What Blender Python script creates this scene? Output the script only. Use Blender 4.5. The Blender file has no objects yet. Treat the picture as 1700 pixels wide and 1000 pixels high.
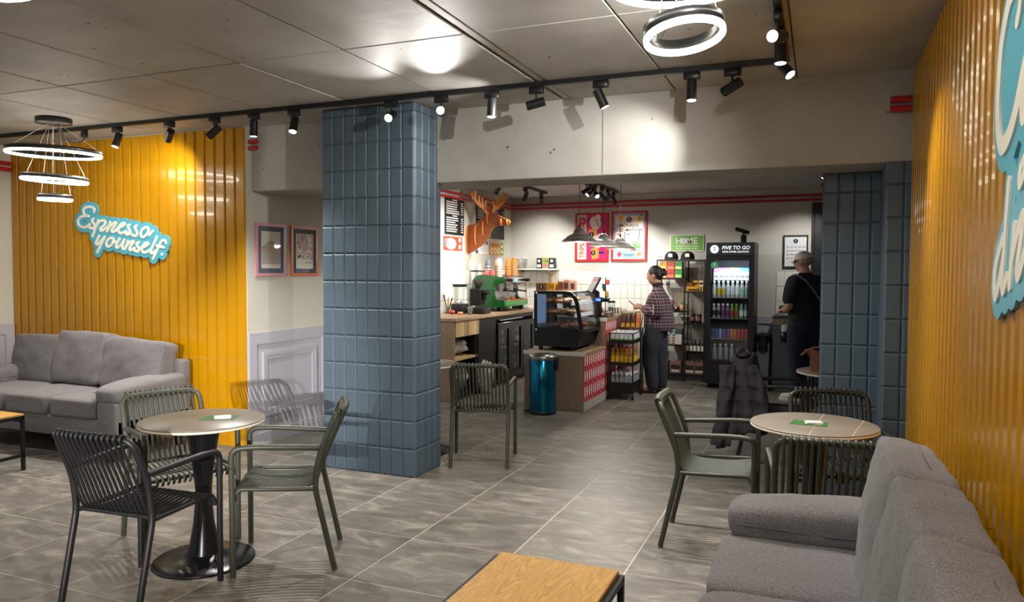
import bpy, bmesh, math, random
from mathutils import Vector, Matrix
random.seed(7)
D = bpy.data; SC = bpy.context.scene; COL = SC.collection; PI = math.pi
# ------------------------------------------------------------------ camera, world, exposure
cam = D.objects.new('camera', D.cameras.new('camera')); COL.objects.link(cam); SC.camera = cam
_y, _p, _r = math.radians(22.37), math.radians(-2.29), math.radians(.235)
_f = Vector((-math.sin(_y)*math.cos(_p), math.cos(_y)*math.cos(_p), math.sin(_p)))
_rt = Vector((math.cos(_y), math.sin(_y), 0)); _up = _rt.cross(_f)
_r2 = math.cos(_r)*_rt + math.sin(_r)*_up; _u2 = -math.sin(_r)*_rt + math.cos(_r)*_up
cam.matrix_world = Matrix(((_r2.x, _u2.x, -_f.x, 0), (_r2.y, _u2.y, -_f.y, 0), (_r2.z, _u2.z, -_f.z, 1.5), (0, 0, 0, 1)))
cam.data.sensor_width = 36; cam.data.lens = 1245/1700*36; cam.data.clip_start = .05
SC.view_settings.view_transform = 'Standard'; SC.view_settings.look = 'None'
SC.view_settings.gamma = 1; SC.view_settings.use_curve_mapping = False
SC.view_settings.exposure = 0.58
SC.cycles.use_denoising = True; SC.cycles.max_bounces = 8; SC.cycles.diffuse_bounces = 4
SC.cycles.glossy_bounces = 4; SC.cycles.transmission_bounces = 8; SC.cycles.transparent_max_bounces = 12
SC.cycles.caustics_reflective = False; SC.cycles.caustics_refractive = False; SC.cycles.sample_clamp_indirect = 4
W = D.worlds.new('world'); SC.world = W; W.use_nodes = True
W.node_tree.nodes['Background'].inputs[0].default_value = (.42, .62, 1, 1)
W.node_tree.nodes['Background'].inputs[1].default_value = 1.1
# ------------------------------------------------------------------ helpers
def lin(h, a=1):
    h = h.lstrip('#'); o = []
    for i in (0, 2, 4):
        c = int(h[i:i+2], 16)/255; o.append(c/12.92 if c <= .04045 else ((c+.055)/1.055)**2.4)
    return (o[0], o[1], o[2], a)
MATS = {}
def mat(name, col, rough=.5, metal=0, noise=None, bump=None, emit=0, alpha=1, trans=0, ior=1.45, spec=.5, coat=0, world=False, stretch=None, rvar=0, sheen=0):
    """noise=(scale, amount, detail); bump=(scale, strength, distance); stretch scales the coordinates"""
    if name in MATS: return MATS[name]
    m = D.materials.new(name); m.use_nodes = True; nt = m.node_tree; N = nt.nodes; L = nt.links
    b = N['Principled BSDF']; c = lin(col) if isinstance(col, str) else col
    b.inputs['Base Color'].default_value = c; b.inputs['Roughness'].default_value = rough
    b.inputs['Metallic'].default_value = metal; b.inputs['Specular IOR Level'].default_value = spec
    b.inputs['IOR'].default_value = ior; b.inputs['Alpha'].default_value = alpha
    b.inputs['Transmission Weight'].default_value = trans; b.inputs['Coat Weight'].default_value = coat
    if sheen: b.inputs['Sheen Weight'].default_value = sheen
    if emit:
        b.inputs['Emission Color'].default_value = c; b.inputs['Emission Strength'].default_value = emit
    if noise or bump:
        if world: g = N.new('ShaderNodeNewGeometry'); src = g.outputs['Position']
        else: g = N.new('ShaderNodeTexCoord'); src = g.outputs['Object']
        if stretch:
            mp = N.new('ShaderNodeMapping'); mp.inputs['Scale'].default_value = stretch; L.new(src, mp.inputs[0]); src = mp.outputs[0]
    if noise:
        t = N.new('ShaderNodeTexNoise'); t.inputs['Scale'].default_value = noise[0]; t.inputs['Detail'].default_value = noise[2] if len(noise) > 2 else 4
        t.inputs['Roughness'].default_value = .62
        L.new(src, t.inputs['Vector']); r = N.new('ShaderNodeValToRGB'); a = noise[1]
        r.color_ramp.elements[0].position = .3; r.color_ramp.elements[1].position = .7
        r.color_ramp.elements[0].color = tuple(x*(1-a) for x in c[:3])+(1,); r.color_ramp.elements[1].color = tuple(min(1, x*(1+a)) for x in c[:3])+(1,)
        L.new(t.outputs['Fac'], r.inputs['Fac']); L.new(r.outputs['Color'], b.inputs['Base Color'])
        if rvar:
            mr = N.new('ShaderNodeMapRange'); mr.inputs['To Min'].default_value = rough-rvar; mr.inputs['To Max'].default_value = rough+rvar
            L.new(t.outputs['Fac'], mr.inputs[0]); L.new(mr.outputs[0], b.inputs['Roughness'])
    if bump:
        t2 = N.new('ShaderNodeTexNoise'); t2.inputs['Scale'].default_value = bump[0]; t2.inputs['Detail'].default_value = 3; L.new(src, t2.inputs['Vector'])
        bp = N.new('ShaderNodeBump'); bp.inputs['Strength'].default_value = bump[1]; bp.inputs['Distance'].default_value = bump[2] if len(bump) > 2 else .005
        L.new(t2.outputs['Fac'], bp.inputs['Height']); L.new(bp.outputs[0], b.inputs['Normal'])
    MATS[name] = m; return m
def spline(pts, sub=6, closed=False):
    """Catmull-Rom through pts"""
    P = [Vector(p) for p in pts]; n = len(P)
    if n < 3: return P
    out = []
    for i in range(n if closed else n-1):
        g = (lambda k: P[k % n]) if closed else (lambda k: P[max(0, min(n-1, k))])
        a, b, c, d = g(i-1), g(i), g(i+1), g(i+2)
        for k in range(sub):
            t = k/sub
            out.append(.5*((2*b)+(c-a)*t+(2*a-5*b+4*c-d)*t*t+(3*b-3*c+d-a)*t**3))
    if not closed: out.append(P[-1])
    return out
def fillet(pts, r=.05, n=5):
    """polyline with rounded corners"""
    P = [Vector(p) for p in pts]; out = [P[0]]
    for i in range(1, len(P)-1):
        rr = r[i-1] if isinstance(r, (list, tuple)) else r
        a, b, c = P[i-1], P[i], P[i+1]
        u = (a-b).normalized(); v = (c-b).normalized(); d = min(rr, (a-b).length*.49, (c-b).length*.49)
        for k in range(n+1):
            t = k/n; out.append((b+u*d)*(1-t)**2+b*2*t*(1-t)+(b+v*d)*t*t)
    out.append(P[-1]); return out
class MB:
    def __init__(s): s.v = []; s.f = []; s.mi = []; s.sm = []; s.cur = 0
    def add(s, v, f, smooth=False, M=None):
        o = len(s.v); s.v += [tuple(M @ Vector(p)) for p in v] if M else [tuple(p) for p in v]
        for q in f: s.f.append(tuple(i+o for i in q)); s.mi.append(s.cur); s.sm.append(smooth)
        return s
    def m(s, i): s.cur = i; return s
    def box(s, x0, x1, y0, y1, z0, z1, M=None):
        return s.add([(x0,y0,z0),(x1,y0,z0),(x1,y1,z0),(x0,y1,z0),(x0,y0,z1),(x1,y0,z1),(x1,y1,z1),(x0,y1,z1)],
                     [(0,3,2,1),(4,5,6,7),(0,1,5,4),(1,2,6,5),(2,3,7,6),(3,0,4,7)], False, M)
    def rbox(s, x0, x1, y0, y1, z0, z1, r=.01, n=2, M=None, smooth=True):
        r = min(r, (x1-x0)*.49, (y1-y0)*.49, (z1-z0)*.49)
        bm = bmesh.new(); bmesh.ops.create_cube(bm, size=1)
        for v in bm.verts: v.co = Vector((x0+(v.co.x+.5)*(x1-x0), y0+(v.co.y+.5)*(y1-y0), z0+(v.co.z+.5)*(z1-z0)))
        bmesh.ops.bevel(bm, geom=bm.edges[:], offset=r, segments=n, profile=.5, affect='EDGES', clamp_overlap=True)
        bm.verts.index_update(); s.add([v.co for v in bm.verts], [[v.index for v in f.verts] for f in bm.faces], smooth, M); bm.free(); return s
    def cyl(s, p, q, r0, r1=None, n=14, caps=True, smooth=True):
        p, q = Vector(p), Vector(q); r1 = r0 if r1 is None else r1; d = (q-p).normalized()
        u = d.cross(Vector((0,0,1)) if abs(d.z) < .9 else Vector((1,0,0))).normalized(); w = d.cross(u)
        v = []
        for c, r in ((p, r0), (q, r1)):
            v += [c+(u*math.cos(2*PI*i/n)+w*math.sin(2*PI*i/n))*r for i in range(n)]
        s.add(v, [(i, (i+1) % n, n+(i+1) % n, n+i) for i in range(n)], smooth)
        if caps: o = s.v[-2*n:]; s.add(o, [tuple(range(n))[::-1], tuple(range(n, 2*n))])
        return s
    def tube(s, pts, r, n=8, closed=False, caps=True, up=None, ry=None):
        """r radius or list; ry: second radius for flat section along 'up' normal"""
        P = [Vector(p) for p in pts]; N = len(P); v = []
        T = []
        for i in range(N):
            a = P[(i-1) % N] if closed or i else P[0]; b = P[(i+1) % N] if closed or i < N-1 else P[-1]
            T.append((b-a).normalized())
        u = Vector(up) if up else T[0].cross(Vector((0,0,1)) if abs(T[0].z) < .9 else Vector((1,0,0)))
        for i in range(N):
            u = (u-T[i]*u.dot(T[i])).normalized(); w = T[i].cross(u)
            rr = r[i] if isinstance(r, (list, tuple)) else r; r2 = (ry[i] if isinstance(ry, (list, tuple)) else ry) if ry else rr
            v += [P[i]+u*math.cos(2*PI*k/n)*rr+w*math.sin(2*PI*k/n)*r2 for k in range(n)]
        f = [(i*n+k, i*n+(k+1) % n, ((i+1) % N)*n+(k+1) % n, ((i+1) % N)*n+k) for i in range(N if closed else N-1) for k in range(n)]
        s.add(v, f, True)
        if caps and not closed: s.add(v[:n], [tuple(range(n))[::-1]]); s.add(v[-n:], [tuple(range(n))])
        return s
    def lathe(s, prof, n=24, c=(0,0,0), smooth=True, M=None, caps=True):
        v = []; f = []; k = len(prof)
        for r, z in prof: v += [(c[0]+r*math.cos(2*PI*i/n), c[1]+r*math.sin(2*PI*i/n), c[2]+z) for i in range(n)]
        for j in range(k-1): f += [(j*n+i, j*n+(i+1) % n, (j+1)*n+(i+1) % n, (j+1)*n+i) for i in range(n)]
        s.add(v, f, smooth, M)
        if prof[0] == prof[-1]: return s
        if prof[0][0] > 1e-6: s.add(v[:n], [tuple(range(n))[::-1]], False, M)
        if prof[-1][0] > 1e-6: s.add(v[-n:], [tuple(range(n))], False, M)
        return s
    def prism(s, poly, ax, a0, a1, M=None, smooth=False):
        """polygon in the plane normal to axis ax (0:(y,z) 1:(x,z) 2:(x,y)) extruded a0..a1"""
        def P(p, a): return (a, p[0], p[1]) if ax == 0 else (p[0], a, p[1]) if ax == 1 else (p[0], p[1], a)
        n = len(poly); v = [P(p, a0) for p in poly]+[P(p, a1) for p in poly]
        s.add(v, [tuple(range(n))[::-1], tuple(range(n, 2*n))], False, M)
        s.add(v, [(i, (i+1) % n, n+(i+1) % n, n+i) for i in range(n)], smooth, M); return s
    def ball(s, c, r, nu=14, nv=8, M=None):
        r = r if isinstance(r, (list, tuple)) else (r, r, r); v = [(c[0], c[1], c[2]-r[2])]; f = []
        for j in range(1, nv):
            a = -PI/2+PI*j/nv
            v += [(c[0]+r[0]*math.cos(a)*math.cos(2*PI*i/nu), c[1]+r[1]*math.cos(a)*math.sin(2*PI*i/nu), c[2]+r[2]*math.sin(a)) for i in range(nu)]
        v.append((c[0], c[1], c[2]+r[2])); t = len(v)-1
        f += [(0, 1+(i+1) % nu, 1+i) for i in range(nu)]
        for j in range(nv-2): f += [(1+j*nu+i, 1+j*nu+(i+1) % nu, 1+(j+1)*nu+(i+1) % nu, 1+(j+1)*nu+i) for i in range(nu)]
        f += [(t, 1+(nv-2)*nu+i, 1+(nv-2)*nu+(i+1) % nu) for i in range(nu)]
        return s.add(v, f, True, M)
    def surf(s, fn, nu, nv, smooth=True, cu=False, cv=False):
        """fn(u,v) over 0..1"""
        U = nu if cu else nu+1; V = nv if cv else nv+1
        v = [fn(i/nu, j/nv) for j in range(V) for i in range(U)]
        f = [(j*U+i, j*U+(i+1) % U, ((j+1) % V)*U+(i+1) % U, ((j+1) % V)*U+i) for j in range(nv) for i in range(nu)]
        return s.add(v, f, smooth)
    def mesh(s, name, mats):
        me = D.meshes.new(name); me.from_pydata(s.v, [], s.f)
        for x in (mats if isinstance(mats, (list, tuple)) else [mats]): me.materials.append(x)
        me.polygons.foreach_set('material_index', s.mi); me.polygons.foreach_set('use_smooth', s.sm)
        me.validate(); me.update(); return me
    def build(s, name, mats, parent=None, **k): return obj(name, s.mesh(name, mats), parent, **k)
def obj(name, me, parent=None, loc=None, rot=None, label=None, cat=None, group=None, kind=None, scale=None):
    o = D.objects.new(name, me); COL.objects.link(o)
    if parent: o.parent = parent
    if loc: o.location = loc
    if rot: o.rotation_euler = rot
    if scale: o.scale = scale if isinstance(scale, (list, tuple)) else (scale,)*3
    return tag(o, label, cat, group, kind)
def tag(o, label=None, cat=None, group=None, kind=None):
    for k, v in (('label', label), ('category', cat), ('group', group), ('kind', kind)):
        if v: o[k] = v
    return o
def thing(name, label, cat, loc=(0,0,0), rz=0, group=None):
    return obj(name, None, None, loc, (0,0,rz), label, cat, group)
def dup(root, loc, rz=None, label=None, group=None, par=None):
    r = root.copy(); COL.objects.link(r)
    if par is None:
        r.location = loc
        if rz is not None: r.rotation_euler = (r.rotation_euler.x, r.rotation_euler.y, rz)
        if label: r['label'] = label
        if group: r['group'] = group
    else: r.parent = par
    for ch in root.children: dup(ch, None, par=r)
    return r
def smooth_mod(o, lv=2):
    m = o.modifiers.new('sub', 'SUBSURF'); m.levels = lv; m.render_levels = lv; return o
_tc = {}
def text_mesh(s, size=.1, ext=.001, bold=0, align='CENTER', spacing=1, shear=0):
    key = (s, size, ext, bold, align, spacing, shear)
    if key in _tc: return _tc[key]
    cu = D.curves.new('lettering', 'FONT'); cu.body = s; cu.size = size; cu.extrude = ext; cu.offset = bold; cu.align_x = align; cu.align_y = 'CENTER'
    cu.space_character = spacing; cu.shear = shear; cu.resolution_u = 2
    o = D.objects.new('tmp', cu); COL.objects.link(o); dg = bpy.context.evaluated_depsgraph_get(); dg.update()
    me = D.meshes.new_from_object(o.evaluated_get(dg)); D.objects.remove(o); D.curves.remove(cu); _tc[key] = me; return me
RX = {'-y': (PI/2, 0, 0), '+x': (PI/2, 0, PI/2), '-x': (PI/2, 0, -PI/2), '+y': (PI/2, 0, PI), '+z': (0, 0, 0)}
def text(s, size, m, parent, loc, face='-y', **k):
    me = text_mesh(s, size, **k)
    if len(me.materials) == 0 or me.materials[0] != m:
        me = me.copy(); me.materials.clear(); me.materials.append(m)
    return obj('lettering', me, parent, loc, RX[face])
def sdf_plate(strokes, bounds, res, thick):
    """solid plate: union of capsules. strokes: list of (polyline 2D, radius). returns MB in (u,v,w), w 0..thick"""
    x0, x1, y0, y1 = bounds; nx = int((x1-x0)/res)+1; ny = int((y1-y0)/res)+1
    S = [[9.0]*(nx+1) for _ in range(ny+1)]
    for pl, r in strokes:
        for (ax, ay), (bx, by) in zip(pl, pl[1:]) if len(pl) > 1 else [(pl[0], pl[0])]:
            dx, dy = bx-ax, by-ay; L2 = dx*dx+dy*dy+1e-12; R = r+3*res
            for j in range(max(0, int((min(ay, by)-R-y0)/res)), min(ny, int((max(ay, by)+R-y0)/res)+1)+1):
                py = y0+j*res; row = S[j]
                for i in range(max(0, int((min(ax, bx)-R-x0)/res)), min(nx, int((max(ax, bx)+R-x0)/res)+1)+1):
                    px = x0+i*res; t = ((px-ax)*dx+(py-ay)*dy)/L2; t = 0 if t < 0 else 1 if t > 1 else t
                    d = math.hypot(px-ax-t*dx, py-ay-t*dy)-r
                    if d < row[i]: row[i] = d
    mb = MB(); V = {}
    def vid(k, p):
        if k not in V: V[k] = len(vs); vs.append(p)
        return V[k]
    vs = []; F = []; E = []
    for j in range(ny):
        for i in range(nx):
            c = [(i, j), (i+1, j), (i+1, j+1), (i, j+1)]; d = [S[q][p] for p, q in c]
            if min(d) >= 0: continue
            poly = []
            for k in range(4):
                (p, q), (p2, q2) = c[k], c[(k+1) % 4]; a, b = d[k], d[(k+1) % 4]
                if a < 0: poly.append((vid((p, q), (x0+p*res, y0+q*res)), 0))
                if (a < 0) != (b < 0):
                    t = a/(a-b); key = (min((p, q), (p2, q2)), max((p, q), (p2, q2)), 'e')
                    poly.append((vid(key, (x0+(p+(p2-p)*t)*res, y0+(q+(q2-q)*t)*res)), 1))
            F.append([x[0] for x in poly])
            for k in range(len(poly)):
                if poly[k][1] and poly[(k+1) % len(poly)][1]: E.append((poly[k][0], poly[(k+1) % len(poly)][0]))
    n = len(vs)
    mb.add([(p[0], p[1], 0) for p in vs]+[(p[0], p[1], thick) for p in vs], [tuple(reversed(f)) for f in F]+[tuple(i+n for i in f) for f in F]+[(a, b, b+n, a+n) for a, b in E])
    return mb
# ------------------------------------------------------------------ materials of the room
def mat_floor():
    m = D.materials.new('floor_tile'); m.use_nodes = True; N = m.node_tree.nodes; L = m.node_tree.links; b = N['Principled BSDF']
    g = N.new('ShaderNodeNewGeometry'); oi = N.new('ShaderNodeObjectInfo'); ad = N.new('ShaderNodeVectorMath'); ad.operation = 'MULTIPLY_ADD'
    ad.inputs[1].default_value = (1, 2.3, 1); sc = N.new('ShaderNodeMath'); sc.operation = 'MULTIPLY'; sc.inputs[1].default_value = 40
    L.new(oi.outputs['Random'], sc.inputs[0]); L.new(g.outputs['Position'], ad.inputs[0]); L.new(sc.outputs[0], ad.inputs[2])
    t = N.new('ShaderNodeTexNoise'); t.inputs['Scale'].default_value = 3.8; t.inputs['Detail'].default_value = 9; t.inputs['Roughness'].default_value = .68; t.inputs['Distortion'].default_value = .6
    L.new(ad.outputs[0], t.inputs['Vector'])
    r = N.new('ShaderNodeValToRGB'); e = r.color_ramp.elements; e[0].position = .32; e[0].color = lin('#504c46'); e[1].position = .74; e[1].color = lin('#a1988a')
    x = e.new(.52); x.color = lin('#6e6961'); L.new(t.outputs['Fac'], r.inputs[0])
    hs = N.new('ShaderNodeHueSaturation'); mr = N.new('ShaderNodeMapRange'); mr.inputs['To Min'].default_value = .88; mr.inputs['To Max'].default_value = 1.1
    L.new(oi.outputs['Random'], mr.inputs[0]); L.new(mr.outputs[0], hs.inputs['Value']); L.new(r.outputs[0], hs.inputs['Color']); L.new(hs.outputs[0], b.inputs['Base Color'])
    m2 = N.new('ShaderNodeMapRange'); m2.inputs['To Min'].default_value = .32; m2.inputs['To Max'].default_value = .58; L.new(t.outputs['Fac'], m2.inputs[0]); L.new(m2.outputs[0], b.inputs['Roughness'])
    bp = N.new('ShaderNodeBump'); bp.inputs['Strength'].default_value = .12; bp.inputs['Distance'].default_value = .004; L.new(t.outputs['Fac'], bp.inputs['Height']); L.new(bp.outputs[0], b.inputs['Normal'])
    return m
M_FLOOR = mat_floor()
M_GROUT = mat('grout', '#bdb5a6', .9)
def mat_concrete(name, c0, c1, c2, holes=True):
    m = D.materials.new(name); m.use_nodes = True; N = m.node_tree.nodes; L = m.node_tree.links; b = N['Principled BSDF']
    g = N.new('ShaderNodeNewGeometry'); t = N.new('ShaderNodeTexNoise'); t.inputs['Scale'].default_value = 1.7; t.inputs['Detail'].default_value = 8; t.inputs['Roughness'].default_value = .6
    L.new(g.outputs['Position'], t.inputs['Vector']); r = N.new('ShaderNodeValToRGB'); e = r.color_ramp.elements
    e[0].position = .3; e[0].color = lin(c0); e[1].position = .7; e[1].color = lin(c2); x = e.new(.5); x.color = lin(c1); L.new(t.outputs['Fac'], r.inputs[0])
    v = N.new('ShaderNodeTexVoronoi'); v.inputs['Scale'].default_value = 14; L.new(g.outputs['Position'], v.inputs['Vector'])
    n2 = N.new('ShaderNodeTexNoise'); n2.inputs['Scale'].default_value = 5; L.new(g.outputs['Position'], n2.inputs['Vector'])
    th = N.new('ShaderNodeMapRange'); th.inputs['From Min'].default_value = .5; th.inputs['From Max'].default_value = .7; th.inputs['To Min'].default_value = 0; th.inputs['To Max'].default_value = .16; L.new(n2.outputs['Fac'], th.inputs[0])
    lt = N.new('ShaderNodeMath'); lt.operation = 'LESS_THAN'; L.new(v.outputs['Distance'], lt.inputs[0]); L.new(th.outputs[0], lt.inputs[1])
    mx = N.new('ShaderNodeMix'); mx.data_type = 'RGBA'; L.new(r.outputs[0], mx.inputs[6]); mx.inputs[7].default_value = lin('#4a4742'); 
    if holes: L.new(lt.outputs[0], mx.inputs[0])
    else: mx.inputs[0].default_value = 0
    L.new(mx.outputs[2], b.inputs['Base Color']); b.inputs['Roughness'].default_value = .62
    n3 = N.new('ShaderNodeTexNoise'); n3.inputs['Scale'].default_value = 9; n3.inputs['Detail'].default_value = 5; L.new(g.outputs['Position'], n3.inputs['Vector'])
    sb = N.new('ShaderNodeMath'); sb.operation = 'SUBTRACT'; L.new(n3.outputs['Fac'], sb.inputs[0]); L.new(lt.outputs[0], sb.inputs[1])
    bp = N.new('ShaderNodeBump'); bp.inputs['Strength'].default_value = .35; bp.inputs['Distance'].default_value = .006; L.new(sb.outputs[0], bp.inputs['Height']); L.new(bp.outputs[0], b.inputs['Normal'])
    return m
M_CEIL = mat_concrete('ceiling_concrete', '#96938d', '#a6a39d', '#b4b1ab')
M_BEAM = mat_concrete('beam_concrete', '#9a9791', '#a6a39c', '#b2afa8')
M_CREAM = mat('cream_paint', '#c6c2b5', .75, noise=(2, .03), bump=(120, .05, .002), world=True)
M_CAFEWALL = mat('cafe_wall_paint', '#c3c0b8', .75, noise=(2, .03), world=True)
M_LAV = mat('wainscot_paint', '#b1aeb8', .5, noise=(3, .02), world=True)
M_YEL = mat('yellow_sheet', '#b98407', .22, noise=(1.3, .05), coat=.3, world=True)
M_BLUE = mat('blue_tile_paint', '#50606d', .5, noise=(5, .04), bump=(60, .04, .002), world=True)
M_BLUEG = mat('blue_tile_joint', '#4c5b67', .6)
M_BLACK = mat('black_metal', '#0d0d0e', .42)
M_BLACKG = mat('black_gloss', '#0d0e10', .15)
M_WHITE = mat('white_paint', '#e6e4de', .5)
M_RED = mat('red_pipe_paint', '#b51f25', .4)
M_DOOR = mat('dark_door', '#17181b', .45)
M_WTILE = mat('white_wall_tile', '#e4e1d8', .14, noise=(3, .02), world=True)
M_WGROUT = mat('tile_joint', '#a5a29b', .8)
M_CHROME = mat('chrome', '#d8d8d8', .12, 1)
M_STEEL = mat('brushed_steel', '#9b9b9b', .32, 1)
def struct(name, mb, m, label=None, parent=None):
    return mb.build(name, m, parent, label=label, kind=None if parent else 'structure')
CH = 2.70
# floor: base with grout, tiles as pieces
G = .605; X0 = -2.69; Y0 = 3.02
fb = MB().box(-7.5, 4.0, -10.3, 11.0, -.12, -.0012)
floor = struct('floor', fb, M_GROUT, 'grey stone look floor tiles with pale joints')
tm = MB().box(0, G-.007, 0, G-.007, -.02, 0).mesh('tile', M_FLOOR)
rest = MB()
for i in range(-8, 8):
    for j in range(-12, 14):
        x = X0+i*G+.0025; y = Y0+j*G+.0025
        if x > 1.7 or x+G < -7.6: continue
        if j >= -3 and (i <= 5): obj('tile', tm, floor, (x, y, 0))
        else: rest.box(x, x+G-.006, y, y+G-.006, -.02, 0)
rest.box(-7.5, 4.0, -10.3, -4.3, -.02, 0).box(1.7, 4.0, -4.3, -1, -.02, 0)
rest.build('tile_field', M_FLOOR, floor, kind='stuff')
# ceiling of the main room: slab with formwork panels
ceil = struct('ceiling', MB().box(-7.6, 4.0, -10.3, 5.5, CH+.012, CH+.2), mat('ceiling_joint', '#5b564f', .9), 'raw concrete ceiling with formwork joints')
xs = [-7.6, -7.58, -6.85, -6.11, -5.37, -4.63, -3.88, -3.14, -2.43, -1.70, -.91, -.16, .75]
ys = [-4.0, -1.53, .97, 3.47, 5.5]
for i in range(len(xs)-1):
    for j in range(len(ys)-1):
        x0, x1, y0, y1 = xs[i]+.004, xs[i+1]-.004, ys[j]+.004, ys[j+1]-.004
        if xs[i] == -1.70: x0 += .075
        if x1-x0 < .1: continue
        dz = random.uniform(-.003, .003)
        MB().rbox(x0, x1, y0, y1, CH+dz, CH+.05, .004, 1, smooth=False).build('ceiling_panel', M_CEIL, ceil)
MB().rbox(-1.682, -1.63, -4, 5.05, CH+.001, CH+.05, .006, 1, smooth=False).build('joint_strip', M_BEAM, ceil)
struct('ceiling', MB().box(-4.6, 2.0, 5.5, 11.0, 2.62, 2.8), mat('cafe_ceiling', '#aaa6a4', .8, noise=(2, .06), world=True), 'plain grey ceiling above the counter area')
# concrete beam across the opening
struct('concrete_beam', MB().rbox(-4.44, .75, 5.03, 5.50, 2.16, CH+.02, .008, 2, smooth=False), M_BEAM, 'raw concrete beam above the counter opening')
MB().box(-1.405, -1.40, 5.0285, 5.0305, 2.17, CH).build('formwork_joint', mat('formwork_joint', '#6f6b64', .9), [o for o in D.objects if o.name == 'concrete_beam'][0])
# walls
wl = struct('wall_left', MB().box(-7.5, -7.34, -10.3, -5.3, 0, CH).box(-7.5, -7.34, -3.5, 5.1, 0, CH).box(-7.5, -7.34, -5.3, -3.5, 2.4, CH), M_CREAM, 'cream wall left of the ribbed yellow sheets')
wyl = struct('wall_back', MB().box(-7.5, -4.44, 4.965, 5.12, 0, CH), M_CREAM, 'wall clad in ribbed yellow sheets behind left sofa')
ws = struct('wall_side', MB().box(-4.62, -4.44, 5.12, 11.0, 0, CH), M_CREAM, 'cream side wall with pictures and menu boards')
wb = struct('wall_cafe', MB().box(-4.62, 2.0, 10.75, 10.95, 0, CH), M_CAFEWALL, 'pale rear wall behind the counter')
wr = struct('wall_right', MB().box(.50, .75, -1.2, 5.5, 0, CH), M_CREAM, 'right wall clad in ribbed yellow sheets')
struct('wall_cafe_right', MB().box(1.7, 1.9, 5.5, 10.95, 0, CH), M_CAFEWALL, 'pale right wall of the counter area')
# wall behind the camera with windows
wf = MB()
wf.box(-7.5, 4.0, -10.4, -10.2, 0, CH)
struct('wall_front', wf, M_CREAM, 'cream end wall of the seating room')
fr = MB().box(-7.46, -7.38, -5.3, -5.25, 0, 2.4).box(-7.46, -7.38, -3.55, -3.5, 0, 2.4).box(-7.46, -7.38, -5.3, -3.5, 2.35, 2.4)
struct('wall_front_right', MB().box(3.8, 4.0, -10.3, -1, 0, CH).box(.5, 4.0, -1.2, -1.0, 0, CH), M_CREAM, 'cream wall behind the viewpoint')
struct('window_1', fr, M_BLACK, 'dark framed full height window')
# ribbed yellow sheets
def ribbed(u0, u1, z0, z1, P=.103, d=.016, a=.052, s=.009):
    if P > .105: d, a, s = .015, .080, .005
    """profile along u, returns list of (u, depth)"""
    pr = []; u = u0
    while u < u1:
        pr += [(u, 0), (u+s, d), (u+s+a, d), (u+2*s+a, 0)]; u += P
    return [p for p in pr if p[0] <= u1]
def ribbed_sheet(axis, plane, sgn, u0, u1, z0, z1, P):
    pr = ribbed(u0, u1, z0, z1, P); v = []; f = []; n = len(pr); t = .0015
    for off in (0, -t):
        for z in (z0, z1):
            for u, dd in pr:
                q = plane+sgn*(dd+off); v.append((u, q, z) if axis == 1 else (q, u, z))
    for i in range(n-1):
        f += [(i, i+1, n+i+1, n+i), (2*n+i, 3*n+i, 3*n+i+1, 2*n+i+1), (i, 2*n+i, 2*n+i+1, i+1), (n+i, n+i+1, 3*n+i+1, 3*n+i)]
    mb = MB(); mb.add(v, f); return mb
def screws(axis, plane, sgn, u0, u1, z, P):
    mb = MB(); u = u0+.085
    while u < u1:
        p = (u, plane, z) if axis == 1 else (plane, u, z); q = (u, plane+sgn*.004, z) if axis == 1 else (plane+sgn*.004, u, z)
        mb.cyl(p, q, .006, n=6); u += P*2
    return mb
M_SCREW = mat('screw_head', '#6b4c08', .4, .3)
for par, ax, pl, sg, u0, u1, P in ((wyl, 1, 4.963, -1, -7.335, -4.45, .1075), (wr, 0, .498, -1, -1.1, 4.995, .103)):
    ribbed_sheet(ax, pl, sg, u0, u1, .73, 2.685, P).build('ribbed_sheet', M_YEL, par, label='glossy yellow ribbed upper sheet')
    ribbed_sheet(ax, pl+sg*-.001, sg, u0, u1, .0, .728, P).build('ribbed_sheet', M_YEL, par, label='glossy yellow ribbed lower sheet')
    for z in (1.55, 2.62, .76): screws(ax, pl+sg*.001, sg, u0, u1, z, P).build('screw_row', M_SCREW, par, kind='stuff')
# wainscot on the side wall and left wall
def wainscot(par, axis, plane, sgn, u0, u1, zt, panels):
    mb = MB()
    def bx(a, b, z0, z1, d0, d1):
        p, q = sorted((plane+sgn*d0, plane+sgn*d1))
        (mb.box(a, b, p, q, z0, z1) if axis == 1 else mb.box(p, q, a, b, z0, z1))
    bx(u0, u1, 0, zt, -.002, .008)
    bx(u0, u1, zt-.10, zt, .008, .022); bx(u0, u1, 0, .10, .008, .024)
    edges = [u0]+[e for p in panels for e in p]+[u1]
    for a, b in zip(edges[::2], edges[1::2]): bx(a, b, .10, zt-.10, .008, .022)
    mb.build('wainscot_panel', M_LAV, par, label='lavender grey wainscot board')
    for a, b in panels:
        mb = MB(); a += .075; b -= .09; z0, z1, w = .235, zt-.175, .03
        for d, i in ((.018, 0), (.012, .031)):
            bx(a+i, b-i, z0+i, z0+i+w, .008, .008+d); bx(a+i, b-i, z1-i-w, z1-i, .008, .008+d)
            bx(a+i, a+i+w, z0+i+w, z1-i-w, .008, .008+d); bx(b-i-w, b-i, z0+i+w, z1-i-w, .008, .008+d)
        mb.build('moulding_frame', M_LAV, par)
wainscot(ws, 0, -4.44, 1, 4.96, 7.55, .965, [(5.05, 5.955), (6.10, 7.0)])
wainscot(wl, 0, -7.34, 1, -3.4, 4.94, .965, [(-3.3+1.2*k, -2.2+1.2*k) for k in range(5)]+[(3.6, 4.85)])
wainscot(wb, 1, 10.75, -1, -.84, -.575, .90, [(-.78, -.62)])
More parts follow.
